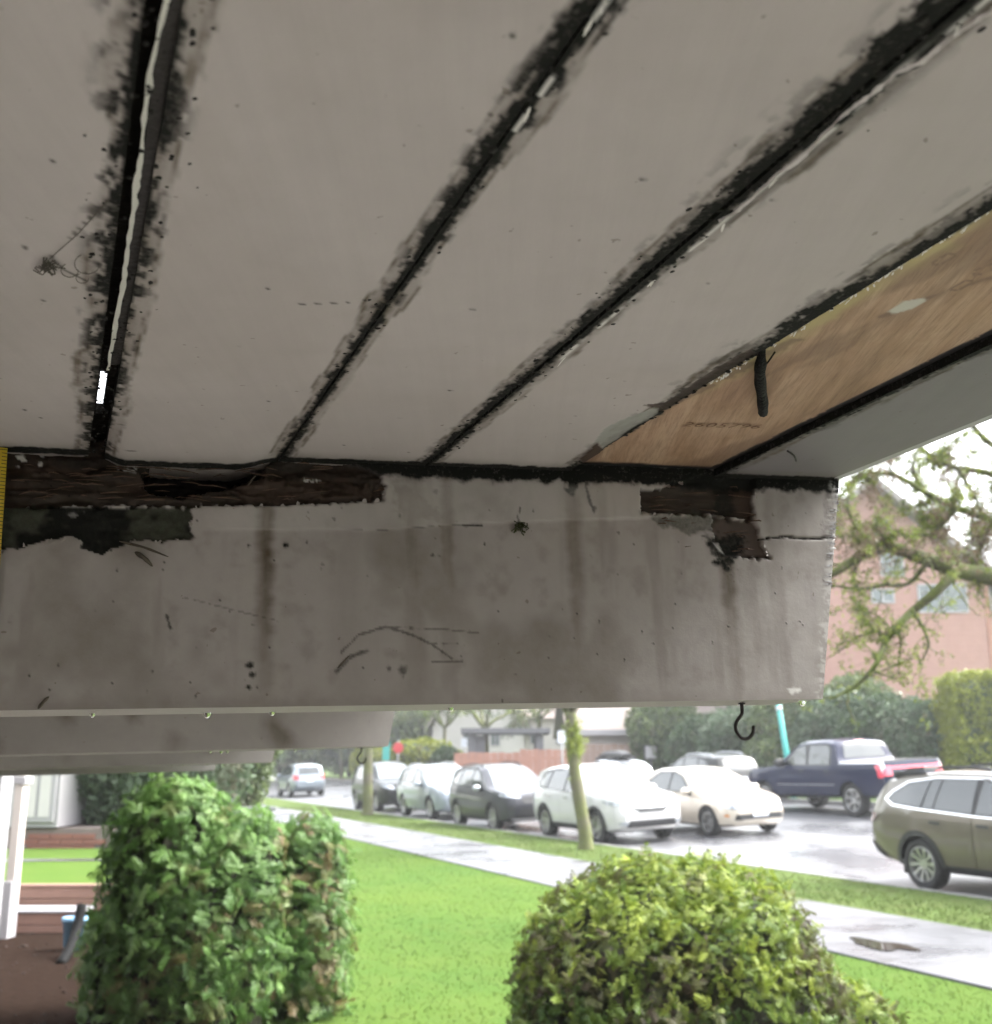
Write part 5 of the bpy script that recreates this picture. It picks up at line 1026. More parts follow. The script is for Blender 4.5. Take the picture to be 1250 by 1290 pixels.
def pickup():
    L, W = 5.89, 2.03; h = W / 2
    top = [(0, .75), (.03, 1.0), (.10, 1.12), (.4, 1.19), (1.35, 1.26), (1.62, 1.31), (2.10, 1.66), (2.42, 1.86), (2.75, 1.935), (3.5, 1.95), (3.92, 1.90), (4.05, 1.82), (4.14, 1.44), (4.18, 1.36), (5.7, 1.37), (5.86, 1.37), (5.885, 1.28), (5.89, .9)]
    c = Car('pickup_truck', 'navy blue crew cab pickup truck parked on the far kerb before the hedge', 'pickup truck', L, W, top, [(0, .55), (.05, .46), (.4, .40), (5.4, .48), (5.8, .56), (5.89, .62)], [(0, .7), (.1, 1.05), (.4, 1.12), (1.5, 1.22), (2.6, 1.27), (4.1, 1.28), (5.86, 1.29), (5.89, .9)],
            [(0, h * .80), (.05, h * .88), (.15, h * .94), (.4, h * .985), (.8, h), (5.7, h), (5.84, h * .98), (5.89, h * .95)], M['cn'], 25.05, 20.52, 1, GF, tumble=.27)
    c.wheels([.95, 4.63], .41, .275, 6, False, 1.17, .03); c.arches(M['cn'], 1.15, 1.27, .016)
    for w_ in ([(1.95, 1.30), (2.42, 1.72), (2.82, 1.80), (2.92, 1.29)], [(3.0, 1.29), (2.98, 1.80), (3.72, 1.79), (3.84, 1.68), (3.86, 1.31)]): c.both('window', w_, M['glass'], .008)
    c.both('window_trim', [(1.80, 1.27), (2.38, 1.73), (2.80, 1.84), (3.76, 1.83), (3.9, 1.7), (3.92, 1.27)], M['trim'], .003)
    c.patch('windshield', [(-.74, 1.33), (.74, 1.33), (.62, 1.84), (-.62, 1.84)], 'front', M['screen'], .006); c.patch('rear_window', [(-.68, 1.46), (.68, 1.46), (.60, 1.80), (-.60, 1.80)], 'rear', M['glass'], .008)
    c.patch('brake_light', [(-.16, 1.85), (.16, 1.85), (.15, 1.89), (-.15, 1.89)], 'rear', M['red'], .02)
    c.door([(1.75, .52), (1.75, 1.24), (2.94, 1.26), (2.94, .52)], 2.65, 1.12); c.door([(2.97, .52), (2.97, 1.26), (3.96, 1.26), (3.96, .52)], 3.70, 1.12); c.mirrors(1.9, 1.36, M['trim'], 1.35)
    c.both('running_board', [(1.6, .40), (1.6, .50), (4.05, .50), (4.05, .42)], M['trim'], .06); c.both('character_line', [(1.6, .76), (4.05, .78), (4.05, .80), (1.6, .78)], M['rim'], .010)
    c.both('tail_light', [(5.60, 1.28), (5.87, 1.28), (5.87, .98), (5.74, .98), (5.70, 1.16)], M['redlit'], .012); c.both('tail_light', [(.70, 1.02), (.985, 1.02), (.985, 1.26), (.70, 1.26)], M['redlit'], .012, 'rear'); c.patch('tailgate_light_bar', [(-.70, 1.18), (.70, 1.18), (.70, 1.25), (-.70, 1.25)], 'rear', M['redlit'], .012)
    c.patch('tailgate', [(-.72, .72), (.72, .72), (.72, 1.15), (-.72, 1.15)], 'rear', M['cn'], .008); c.patch('bed_cover', [(4.26, -.84), (5.80, -.84), (5.80, .84), (4.26, .84)], 'top', M['trim'], .006); c.both('bed_rail', [(4.24, .88), (5.84, .88), (5.84, .96), (4.24, .96)], M['cl'], .02, 'top')
    c.box('bumper', M['chrome'], 5.85, 6.02, -.93, .93, .52, .68, .03); c.both('headlight', [(.58, .92), (.90, .92), (.92, 1.08), (.6, 1.08)], M['lamp'], .01, 'front'); c.patch('grille', [(-.5, .72), (.5, .72), (.5, 1.06), (-.5, 1.06)], 'front', M['trim'], .012); c.box('front_bumper', M['chrome'], -.08, .06, -.9, .9, .5, .70, .03); return c
M['redlit'] = NT('red_tail_lamp').set(Base_Color=(.60, .015, .05, 1), Roughness=.2, Coat_Weight=1).m
pickup()
# ------------------------------------------------------------------ trees
M['bark'] = plain('wet_bark', (.085, .072, .055), .9, var=.45, scale=12, bump=.7)
def bark_moss(name, amount):
    t = NT(name); n = t.noise(2.2, 5); f = t.noise(18, 6, .7)
    geo = t.n('ShaderNodeNewGeometry'); sp = t.n('ShaderNodeSeparateXYZ'); t.l(geo.outputs['Normal'], sp.inputs[0])
    k = t.math('ADD', t.mr(n, .35, .65, 0, .8), t.math('MULTIPLY', sp.outputs[2], .35)); k = t.math('MULTIPLY', k, amount, clamp=True)
    c = t.mix(f, (.060, .050, .038), (.14, .12, .095)); c = t.mix(k, c, t.mix(f, (.06, .085, .015), (.16, .19, .035))); t.col(c).rough(.9); t.bump(f, .8, .02); return t.m
M['mossbark'] = bark_moss('mossy_bark', .75); M['mossbranch'] = bark_moss('mossy_branch', 1.2)
M['mossleaf'] = leaf_mat('moss_green', [(0, (.07, .10, .02)), (.5, (.17, .22, .035)), (1, (.30, .35, .06))], (.18, .13, .09), .3)
M['evergreen'] = leaf_mat('evergreen', [(0, (.028, .05, .026)), (.5, (.065, .105, .05)), (1, (.13, .175, .085))], (.10, .085, .05), .25)
M['softgreen'] = leaf_mat('soft_green', [(0, (.05, .075, .03)), (.5, (.10, .14, .055)), (1, (.19, .23, .09))], (.17, .15, .10), .3)
M['bluegreen'] = leaf_mat('blue_green', [(0, (.045, .075, .045)), (.5, (.10, .145, .085)), (1, (.18, .23, .14))], (.10, .09, .06), .25)
M['hedge'] = leaf_mat('hedge_yellow', [(0, (.12, .145, .02)), (.5, (.22, .25, .032)), (1, (.31, .34, .055))], (.15, .12, .05), .3)
M['buds'] = leaf_mat('brown_catkins', [(0, (.14, .09, .06)), (.5, (.20, .14, .10)), (1, (.26, .20, .14))], (.18, .14, .10), .3)
def clump(n=7, seed=2):
    r = random.Random(seed); V, F = [], []
    for i in range(n):
        c = np.array([r.gauss(0, .35) for _ in range(3)]); a = unit(np.array([r.gauss(0, 1) for _ in range(3)])); b = unit(np.cross(a, [r.gauss(0, 1) for _ in range(3)])); k = len(V); l = r.uniform(.28, .5)
        V += [c - a * l, c + b * l * .45, c + a * l, c - b * l * .45]; F.append((k, k + 1, k + 2, k + 3))
    return np.array(V), np.array(F)
CL = clump()
def branch(mb, p, d, l, r, depth, rnd, tips, droop=.0, split=3, wig=.18):
    n = 5; pts = [np.array(p)]; dd = np.array(d)
    for i in range(n):
        dd = unit(dd + np.array([rnd.gauss(0, wig), rnd.gauss(0, wig), rnd.gauss(0, wig * .7) - droop])); pts.append(pts[-1] + dd * l / n)
    mb.tube(pts, [r * (1 - .55 * i / n) for i in range(n + 1)], 7 if r > .04 else 5 if r > .015 else 3)
    if depth == 0: tips.append(pts[-1]); return
    for k in range(split):
        i = rnd.randint(2, n); nd = unit(dd + np.array([rnd.gauss(0, .55), rnd.gauss(0, .55), rnd.gauss(.1, .35)])); branch(mb, pts[i], nd, l * rnd.uniform(.55, .8), r * .45, depth - 1, rnd, tips, droop, split, wig)
    for q in pts[2:]: tips.append(q)
def bare_tree(name, loc, trunk_h, trunk_r, label, seed, depth=3, l0=2.2, lean=(0, 0), leaf=None, nleaf=1200, lsize=.16, group=None, base=None, cat='tree', limbs=5):
    rnd = random.Random(seed); root = empty(name, loc); props(root, label, cat, group); loc = np.array(loc, float)
    top = loc + np.array([lean[0], lean[1], trunk_h]); mb = MB(); pth = smoothpath([loc + [0, 0, -.1], loc + [lean[0] * .1 + .02, lean[1] * .1, trunk_h * .12], loc + np.array([lean[0] * .5 + rnd.gauss(0, .04), lean[1] * .5, trunk_h * .55]), top], 7); n = len(pth)
    mb.tube(pth, [trunk_r * (1.45 if i == 0 else 1.22 - .03 * i if i < 5 else 1.05 - .016 * i + .05 * rnd.random()) for i in range(n)], 14); mb.build('trunk', M['mossbark'], root, True)
    mb = MB(); tips = []
    for k in range(limbs):
        a = 6.28 * k / limbs + rnd.uniform(-.4, .4); branch(mb, top - np.array([0, 0, .15 * rnd.random()]), unit(np.array([math.cos(a) * .8, math.sin(a) * .8, rnd.uniform(.6, 1.3)])), l0 * rnd.uniform(.8, 1.2), trunk_r * .55, depth - 1, rnd, tips)
    mb.build('limbs', M['mossbranch'], root, True)
    if leaf:
        T = np.array(tips); i = RNG.integers(0, len(T), nleaf); p = T[i] + RNG.normal(0, .16, (nleaf, 3)); X = unit(RNG.normal(0, 1, (nleaf, 3))); Yv = unit(np.cross(X, RNG.normal(0, 1, (nleaf, 3)))); Z = np.cross(X, Yv)
        col = np.stack([RNG.random(nleaf), (RNG.random(nleaf) < .2) * .8, RNG.random(nleaf) * .4, np.ones(nleaf)], 1); scatter('crown', *CL, p, X, Yv, Z, RNG.uniform(lsize * .5, lsize * 1.3, nleaf), col, leaf, root)
    return root
# two street trees on the verge
bare_tree('street_tree', st2(20.63, 10.46, .03), 2.75, .145, 'near street tree with a mossy swollen trunk on the verge beside the white suv', 5, lean=(-.28, .0), leaf=M['mossleaf'], nleaf=900, lsize=.14, l0=2.0)
nt_ = bpy.data.objects['street_tree']; 
pb = st2(20.63, 10.46, .03) + np.array([-.20, -.02, 2.15]); P_ = []; Xs = unit(RNG.normal(0, 1, (420, 3)))
pos = pb + np.stack([RNG.normal(0, .085, 420), RNG.normal(0, .085, 420), RNG.normal(0, .22, 420)], 1); Yv = unit(np.cross(Xs, RNG.normal(0, 1, (420, 3)))); 
scatter('moss_cushion', *CL, pos, Xs, Yv, np.cross(Xs, Yv), RNG.uniform(.04, .09, 420), np.stack([RNG.uniform(.5, 1, 420), np.zeros(420), np.zeros(420), np.ones(420)], 1), M['mossleaf'], nt_)
bare_tree('street_tree', st2(37.16, 10.6, .03), 3.2, .19, 'straight brown street tree trunk on the verge in front of the black suv', 9, lean=(.05, 0), leaf=M['mossleaf'], nleaf=800, lsize=.16, l0=2.2)
# mossy tree beside the roof edge, its trunk outside the view, limbs reaching in
TB = np.array([7.2, 12.3, .03]); tr = empty('mossy_tree', TB); props(tr, 'bare mossy tree with drooping twigs reaching past the end of the front beam', 'tree')
mb = MB(); mb.tube(smoothpath([TB + [0, 0, -.1], TB + [.05, 0, 1.2], TB + [-.1, -.1, 2.8], at(1330, 690, 12.0), at(1340, 520, 12.2), at(1330, 300, 12.6)], 6), [.34 - .009 * i for i in range(31)], 14); mb.build('trunk', M['mossbark'], tr, True)
mb = MB(); tips = []; rnd = random.Random(12)
LIMB = [([(1330, 745), (1250, 727), (1205, 718), (1160, 702), (1120, 690), (1085, 700), (1050, 722), (1010, 735)], 12.0, .115, .03), ([(1205, 720), (1180, 745), (1150, 770), (1132, 788), (1118, 806), (1103, 838), (1080, 862), (1050, 880)], 11.8, .06, .012),
        ([(1148, 768), (1160, 785), (1170, 812), (1158, 838)], 11.7, .025, .007), ([(1132, 788), (1135, 815), (1131, 850)], 11.8, .018, .005), ([(1120, 735), (1085, 742), (1050, 738), (1020, 745)], 11.9, .022, .006), ([(1170, 706), (1145, 735), (1115, 737)], 11.9, .03, .015), ([(1110, 795), (1080, 803), (1055, 822)], 11.8, .016, .005),
        ([(1330, 690), (1250, 655), (1205, 640), (1165, 620), (1125, 598), (1085, 600), (1055, 630)], 12.3, .055, .012), ([(1330, 640), (1250, 598), (1200, 588), (1150, 560), (1110, 545)], 12.5, .05, .012), ([(1205, 640), (1180, 665), (1150, 675), (1115, 668)], 12.2, .04, .012), ([(1085, 700), (1080, 668), (1068, 640), (1075, 610)], 11.9, .03, .01), ([(1085, 700), (1075, 725), (1082, 745)], 11.9, .03, .01),
        ([(1330, 600), (1250, 560), (1220, 530), (1180, 500)], 12.6, .05, .015), ([(1250, 655), (1235, 690), (1215, 700)], 12.2, .03, .01), ([(1165, 620), (1150, 590), (1160, 560)], 12.3, .03, .01), ([(1120, 690), (1105, 660), (1120, 630)], 12.0, .03, .01), ([(1205, 588), (1225, 620), (1240, 650)], 12.4, .03, .01)]
for pl, Yd, r0, r1 in LIMB:
    P_ = smoothpath([at(x, y, Yd + rnd.gauss(0, .12)) for x, y in pl], 5); n = len(P_); mb.tube(P_, [r0 + (r1 - r0) * i / (n - 1) for i in range(n)], 8)
    for i in range(2, n, 2):
        tips.append(P_[i])
        if rnd.random() < .75: branch(mb, P_[i], unit(np.array([rnd.gauss(-.3, .6), rnd.gauss(0, .4), rnd.gauss(-.1, .6)])), rnd.uniform(.25, .6), max(.006, min(.016, r0 * .25)), 1 if rnd.random() < .6 else 0, rnd, tips, .03, 2, .22)
mb.build('limbs', M['mossbranch'], tr, True)
T = np.array(tips); n = 9500; w_ = np.where(T[:, 2] > at(1100, 690, 12)[2], 1.5, .45); i = RNG.choice(len(T), n, p=w_ / w_.sum()); p = T[i] + RNG.normal(0, .045, (n, 3)); X = unit(RNG.normal(0, 1, (n, 3))); Yv = unit(np.cross(X, RNG.normal(0, 1, (n, 3))))
scatter('moss', *CL, p, X, Yv, np.cross(X, Yv), RNG.uniform(.015, .045, n), np.stack([RNG.random(n), (RNG.random(n) < .15) * .8, RNG.random(n) * .3, np.ones(n)], 1), M['mossleaf'], tr)
hi = T[T[:, 2] > at(1100, 700, 12)[2]]; n = 2200; cc = hi[RNG.integers(0, len(hi), 46)]; i = RNG.integers(0, 46, n); p = cc[i] + RNG.normal(0, 1, (n, 3)) * [.10, .10, .13] - [0, 0, .12]; X = unit(RNG.normal(0, .4, (n, 3)) + [0, 0, -1.]); Yv = unit(np.cross(X, RNG.normal(0, 1, (n, 3))))
scatter('catkins', *CL, p, X, Yv, np.cross(X, Yv), RNG.uniform(.025, .055, n), np.stack([RNG.random(n), np.zeros(n), RNG.random(n) * .3, np.ones(n)], 1), M['buds'], tr)

# shrubs and trees across the street and further off
def far_bush(px, Y, ztop, w, mat, label, seed, n=1500, size=.3, z0=.6, cat='shrub', group=None, trunk=False):
    c = at(px, 963, Y); loc = (c[0], Y, z0 if Y > 30 else 0); h = ztop - loc[2]; rn = random.Random(seed)
    lob = [(0, 0, h * .5, w * .5, w * .4, h * .52)] + [(rn.uniform(-.35, .35) * w, rn.uniform(-.3, .1) * w, h * rn.uniform(.25, .75), w * rn.uniform(.2, .32), w * .26, h * rn.uniform(.2, .3)) for _ in range(4)]
    b = bush('tree' if trunk else 'shrub', loc, lob, n, size, mat, label, 'tree' if trunk else 'shrub', seed=seed, dead=.06, tpl=CL, group=group, corecol=M['core2'])
    if trunk: mb = MB(); mb.tube([(loc[0], loc[1], loc[2] - .2), (loc[0] + .05, loc[1], loc[2] + h * .4), (loc[0], loc[1], loc[2] + h * .8)], [.22, .16, .06], 8); mb.build('trunk', M['bark'], b, True)
    return b
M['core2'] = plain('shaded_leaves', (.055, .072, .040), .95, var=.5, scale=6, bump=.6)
for k, (px, Y, zt, w, m, lb) in enumerate([(845, 47, 4.4, 3.2, 'softgreen', 'pale green feathery shrub beside the dark garage opening'), (893, 45, 3.6, 3.4, 'evergreen', 'low dark evergreen shrub between garage and green pole'), (945, 42.5, 3.9, 3.8, 'bluegreen', 'dull blue green shrub behind the green pole'),
        (1005, 40, 4.4, 3.6, 'softgreen', 'loose olive shrub behind the pickup cab'), (1062, 38.5, 4.1, 3.4, 'bluegreen', 'rounded blue green shrub behind the pickup rear window'), (1118, 36.8, 3.9, 3.2, 'evergreen', 'dark evergreen shrub behind the pickup tailgate'), (1162, 35.6, 3.7, 2.6, 'bluegreen', 'dusky shrub beside the clipped yellow hedge'), (1090, 41, 4.9, 3.4, 'softgreen', 'taller pale shrub against the red house wall')]):
    far_bush(px, Y, zt, w, M[m], lb, 100 + k, 2600, .20)
# clipped hedge block
hx = at(1216 + 92, 963, 33.0); hl = (hx[0], 34.2, .65)
hd = bush('hedge', hl, [(0, 0, 1.85, 2.15, 1.0, 1.95)], 9000, .13, M['hedge'], 'tall clipped yellow green hedge block behind the pickup and wagon', 'hedge', seed=5, squaren=12, tpl=CL, dead=-.1, corecol=M['hedgecore'] if 'hedgecore' in M else M['core2'], gapfreq=6)
for k, (px, Y, zt, w, m, lb) in enumerate([(352, 92, 11, 7, 'softgreen', 'pale leafy tree beyond the last parked suv'), (395, 105, 13, 9, 'evergreen', 'dark evergreen tree at the far end of the street'), (440, 98, 11, 8, 'softgreen', 'soft green tree behind the bright yellow bush'), (478, 86, 10, 6, 'bluegreen', 'dull green tree behind the far street tree trunk'), (520, 80, 9, 6, 'softgreen', 'pale tree behind the red traffic sign'),
        (300, 80, 10, 8, 'evergreen', 'dark tree beyond the pale drooping conifer'), (560, 95, 14, 9, 'softgreen', 'tall pale tree behind the gabled house'), (250, 70, 9, 7, 'bluegreen', 'dull green tree beyond the grey bench'), (640, 90, 15, 10, 'bluegreen', 'broad dull tree behind both pale houses'), (800, 84, 13, 9, 'evergreen', 'dark evergreen tree behind the garage roof'), (905, 66, 12, 8, 'softgreen', 'pale tree behind the feathery shrub by the garage'), (975, 66, 9, 8, 'evergreen', 'dark tree left of the red house')]):
    far_bush(px, Y, zt, w, M[m], lb, 200 + k, 1700, .5, z0=.8, trunk=True)
for k, (px, Y, zt, w, m, lb) in enumerate([(138, 20.5, 3.2, 2.0, 'evergreen', 'dark conifer beside the white neighbour house'), (205, 20, 3.6, 3.2, 'bluegreen', 'dull green conifer behind the large cedar shrub'), (262, 24, 4.0, 2.6, 'softgreen', 'pale drooping conifer beyond the narrow cedar shrub')]):
    far_bush(px, Y, zt, w, M[m], lb, 300 + k, 3200, .16, trunk=True)
for k, (px, Y, zt, w, m, lb) in enumerate([(535, 58, 2.9, 4, 'hedge', 'yellow green garden bush beside the red sign'), (562, 56, 2.5, 1.6, 'evergreen', 'small dark garden bush at the end of the red fence'), (465, 75, 3.0, 2.4, 'hedge', 'bright yellow bush far down the street')]):
    far_bush(px, Y, zt, w, M[m], lb, 400 + k, 1300, .25)
for k, (px, Y, h, s, lb) in enumerate([(612, 50, 2.6, 31, 'bare spreading tree over the red fence'), (560, 62, 3.0, 37, 'bare forked tree before the pale gabled house'), (680, 56, 3.2, 41, 'bare tree behind the garden pavilion'), (775, 60, 3.6, 43, 'bare tree rising behind the brown garage roof'), (925, 52, 3.0, 47, 'bare mossy tree behind the shrubs by the green pole'), (430, 88, 3.5, 53, 'thin bare tree beside the distant road')]):
    c = at(px, 963, Y); bare_tree('bare_tree', (c[0], Y, .7), h, .15, lb, s, depth=4, l0=2.4, leaf=M['softgreen'], nleaf=1500, lsize=.17)

# ------------------------------------------------------------------ buildings
M['cream'] = plain('cream_post_paint', (.46, .41, .385), .6, var=.1, scale=4); M['pale'] = plain('pale_render', (.50, .48, .47), .85, var=.1, scale=1.5, bump=.1); M['whitepaint'] = plain('white_house_paint', (.31, .30, .315), .6, var=.06, scale=3)
M['roofbrown'] = plain('brown_shingle', (.20, .165, .15), .85, var=.3, scale=5, bump=.3); M['roofgrey'] = plain('grey_roof', (.22, .20, .19), .85, var=.2, scale=5, bump=.3)
M['fence'] = plain('red_fence_wood', (.30, .155, .115), .8, var=.25, scale=3, bump=.2); M['fence2'] = plain('brown_fence_wood', (.24, .17, .14), .8, var=.25, scale=3, bump=.2)
M['darkframe'] = plain('dark_timber', (.11, .11, .12), .7, var=.2); M['dark'] = plain('dark_interior', (.03, .022, .02), .9, var=.3)
M['winglass'] = NT('window_glass').set(Base_Color=(.10, .12, .13, 1), Roughness=.05, Specular_IOR_Level=.8).m
def siding(name, c, pitch):
    t = NT(name); v = t.mapped((1, 1, 1)); w_ = t.n('ShaderNodeTexWave', wave_type='BANDS', bands_direction='Z', wave_profile='SAW'); w_.inputs['Scale'].default_value = 0.314 / pitch; w_.inputs['Distortion'].default_value = .15; t.l(v, w_.inputs[0]); n = t.noise(3, 5)
    cc = t.mix(n, tuple(q * .85 for q in c), tuple(q * 1.12 for q in c)); cc = t.mix(t.mr(w_.outputs[1], .0, .12, .45, 0), cc, tuple(q * .5 for q in c)); t.col(cc).rough(.8); t.bump(w_.outputs[1], .6, .02); return t.m
M['siding'] = siding('pink_red_siding', (.33, .19, .165), .22)
def bricks_on(parent, x0, x1, y, z0, z1, bl=.23, bh=.075, mat=None, gap=.012, axis_='x', side=-1):
    V, F = box_vf(0, bl - gap, 0, .02, 0, bh - gap); me = pymesh('brick', V, F); n = 0
    for r in range(int((z1 - z0) / bh)):
        x = x0 + (bl / 2 if r % 2 else 0)
        while x + bl <= x1 + .01:
            o = link('brick', me, mat, parent, False); o.location = (x, y - .02 + random.uniform(-.003, .003), z0 + r * bh + .006); n += 1; x += bl
M['brick'] = plain('dark_red_brick', (.20, .085, .065), .8, var=.35, scale=2.5, bump=.3); M['mortar'] = plain('mortar', (.15, .12, .11), .9); M['terra'] = plain('brown_timber', (.235, .135, .105), .8, var=.25, scale=4, bump=.2)
# neighbour house at the left
nh = empty('neighbour_house', (-9.0, 18.2, 0)); props(nh, 'white neighbour house wall with a white window above a dark brick base', 'house')
def lbox(parent, name, mat, x0, x1, y0, y1, z0, z1, bev=0):
    mb = MB(); mb.box(x0, x1, y0, y1, z0, z1); return mb.build(name, mat, parent, False, True, bev)
wx = at(75, 1000, 18.2)[0]; wl = at(28, 1000, 18.2)[0]
lbox(nh, 'wall', M['whitepaint'], -12, wx, 18.2, 24, .72, 3.4); lbox(nh, 'base', M['mortar'], -12, wx + .9, 18.26, 24, -.1, .70); rf = MB(); rf.add([(-12.5, 17.6, 3.35), (wx + .5, 17.6, 3.35), (wx + .5, 24.5, 3.35), (-12.5, 24.5, 3.35), (-12.5, 21, 5), (wx + .5, 21, 5)], [(0, 1, 5, 4), (2, 3, 4, 5), (1, 2, 5), (3, 0, 4), (0, 3, 2, 1)]); rf.build('roof', M['roofgrey'], nh)
bb = empty('brick_course', (0, 0, 0)); bb.parent = nh; bb.matrix_parent_inverse = parent_inv(nh); bricks_on(bb, at(20, 1050, 18.2)[0], wx + .9, 18.26, .28, .70, mat=M['brick'], bl=.36, bh=.085)
wn = lbox(nh, 'window_frame', M['whitepaint'], wl + .02, wx - .05, 18.15, 18.2, .80, 1.75, .01)
wl2, wx2 = wl + .08, wx - .13
for a_, b_ in ((wl2, (wl2 + wx2) / 2 - .03), ((wl2 + wx2) / 2 + .03, wx2)): lbox(wn, 'pane', M['paneblind'] if 'paneblind' in M else M['pale'], a_, b_, 18.138, 18.149, .88, 1.68)
for k, (u_, v_, h_, lb) in enumerate([(1.5, 10.4, 7.5, 'tall unseen evergreen added for car reflections on the verge across from the porch floor'), (-7, 10.3, 8, 'broad unseen evergreen added for car reflections on the verge behind the porch'), (-16, 10.4, 7, 'dark unseen tree added for car reflections at the near end of the verge'), (-9, 5.0, 6, 'bushy unseen evergreen added for car reflections on the lawn behind the house corner')]):  # unseen trees added to darken what the car paint mirrors
    q = st2(u_, v_, 0); bb_ = bush('unseen_street_evergreen', tuple(q), [(0, 0, h_ * .62, 2.3, 2.3, h_ * .40), (.8, .6, h_ * .5, 1.6, 1.6, h_ * .25)], 1500, .55, M['evergreen'], lb, 'tree', seed=500 + k, tpl=CL, corecol=M['core2'], facing=False)
    mb = MB(); mb.tube([q + [0, 0, -.1], q + [.05, 0, h_ * .3], q + [0, 0, h_ * .7]], [.2, .16, .08], 8); mb.build('trunk', M['bark'], bb_, True)
for k, (u_, v_, lb) in enumerate([(31, -8.5, 'pale unseen house added beyond the conifers to darken car reflections'), (48, -8.5, 'second pale unseen house added to darken car reflections along the near side of the street'), (65, -8.5, 'last pale unseen house added to darken car reflections along the near side of the street')]):  # unseen houses added so the pickup flank mirrors less bright sky
    g = empty('unseen_house_row', st2(u_, v_, 0)); props(g, lb, 'house'); mb = MB(); mb.box(u_ - 5.5, u_ + 5.5, v_ - 4.5, v_ + 4.5, -.2, 5.4, lambda q: st2(*q)); mb.build('wall', M['pale'], g); mb = MB()
    mb.add([st2(*q) for q in ((u_ - 6, v_ - 5, 5.4), (u_ + 6, v_ - 5, 5.4), (u_ + 6, v_ + 5, 5.4), (u_ - 6, v_ + 5, 5.4), (u_ - 3, v_, 8), (u_ + 3, v_, 8))], [(0, 1, 5, 4), (2, 3, 4, 5), (1, 2, 5), (3, 0, 4), (0, 3, 2, 1)]); mb.build('roof', M['roofgrey'], g)
for k, (u_, v_, h_, lb) in enumerate([(27, -1.6, 7.5, 'tall dark hidden evergreen added for car reflections on the near lawn beside the first pale neighbour house'), (36, -1.4, 8.5, 'tall dark hidden evergreen added for car reflections between the first two neighbour houses'), (46, -1.0, 8, 'tall dark hidden evergreen added for car reflections before the second neighbour house'), (57, -.5, 8, 'tall dark hidden evergreen added for car reflections before the last neighbour house')]):  # hidden trees added to darken the reflection in the pickup flank
    q = st2(u_, v_, 0); bb_ = bush('hidden_lawn_evergreen', tuple(q), [(0, 0, h_ * .55, 2.1, 2.1, h_ * .48), (.6, -.4, h_ * .4, 2.0, 1.9, h_ * .3)], 1500, .5, M['evergreen'], lb, 'tree', seed=600 + k, tpl=CL, corecol=M['core2'], facing=False)
    mb = MB(); mb.tube([q + [0, 0, -.1], q + [.05, 0, h_ * .3], q + [0, 0, h_ * .7]], [.2, .16, .08], 8); mb.build('trunk', M['bark'], bb_, True)
blob_sheet('neighbour_lawn', [(-12, 12.9), (-3.6, 12.9), (-3.9, 18.2), (-12, 18.2)], .395, M['lawn'], 1)
blob_sheet('neighbour_path', [(-12, 15.2), (-5.0, 15.9), (-4.6, 16.25), (-12, 15.8)], .402, M['walk'], 1)
# stepped timber edging of the soil bed
for lb, y0, z0, z1, x1, cap in (('low brown timber edging wall with pale cap behind the soil bed', 12.0, -.05, .20, -4.30, True), ('upper brown timber edging wall below the neighbour lawn', 12.55, .15, .40, -4.02, False)):
    g = empty('edging_wall', (-6, y0, 0)); props(g, lb, 'wall'); nb = 2
    for r in range(nb): lbox(g, 'plank', M['terra'], -9, x1, y0, y0 + .10, z0 + (z1 - z0) * r / nb + .004, z0 + (z1 - z0) * (r + 1) / nb - .002, .006)
    lbox(g, 'cap', M['whitepaint'] if cap else M['terra'], -9, x1 + .01, y0 - .02, y0 + .44 if cap else y0 + .12, z1, z1 + .022, .004)
pl = empty('porch_post', at(20, 1180, 11.6)); props(pl, 'white painted porch post with tapered base at the corner of the soil bed', 'post'); a_ = at(8, 1100, 11.6); b_ = at(19, 1100, 11.6)
lbox(pl, 'shaft', M['cream'] if 'cream' in M else M['whitepaint'], a_[0], b_[0], 11.6, 11.75, .30, 2.6, .01); lbox(pl, 'base', M['whitepaint'], a_[0] - .04, b_[0] - .01, 11.57, 11.78, -.05, .55, .01); lbox(pl, 'capital', M['whitepaint'], a_[0] - .03, b_[0] + .03, 11.57, 11.78, 1.50, 1.58, .01)
sw = empty('side_wall', at(-30, 1180, 10.8)); props(sw, 'pale grey house wall edge beside the white porch post', 'wall'); c_ = at(-9, 1100, 10.8); lbox(sw, 'panel', M['pale'], c_[0] - 1.6, c_[0], 10.8, 11.0, -.05, 2.6, .01); lbox(sw, 'corner_trim', M['whitepaint'], c_[0] - .05, c_[0] + .015, 10.77, 11.02, -.05, 2.6, .006)
p_ = at(95, 1150, 10.9); pot = empty('plant_pot', (p_[0], 10.9, 0)); props(pot, 'small blue plastic pot behind the large cedar shrub', 'pot'); V, F = lathe_vf([(.001, 0), (.07, 0), (.105, .26), (.115, .26), (.115, .30), (.10, .30), (.085, .04), (.001, .04)], 20, 'Z'); M['bluepot'] = plain('blue_plastic', (.16, .30, .45), .4, var=.1); link('body', pymesh('pot', V, F, True), M['bluepot'], pot, False)
dsp = empty('downspout', at(82, 1215, 10.4)); q = at(82, 1215, 10.4); props(dsp, 'black drain pipe elbow lying on the soil by the cedar', 'pipe'); mb = MB(); mb.tube(smoothpath([at(76, 1216, 10.2), at(88, 1195, 10.4), at(97, 1170, 10.6), at(103, 1140, 10.7)], 4), .045, 10); mb.build('pipe', M['tar'], dsp, True)
bn = at(310, 1005, 12.5); be = empty('bench', (bn[0], 12.5, 0)); props(be, 'grey slatted bench back showing above the large cedar shrub', 'bench'); M['grey'] = plain('grey_metal', (.26, .265, .27), .5, var=.1)
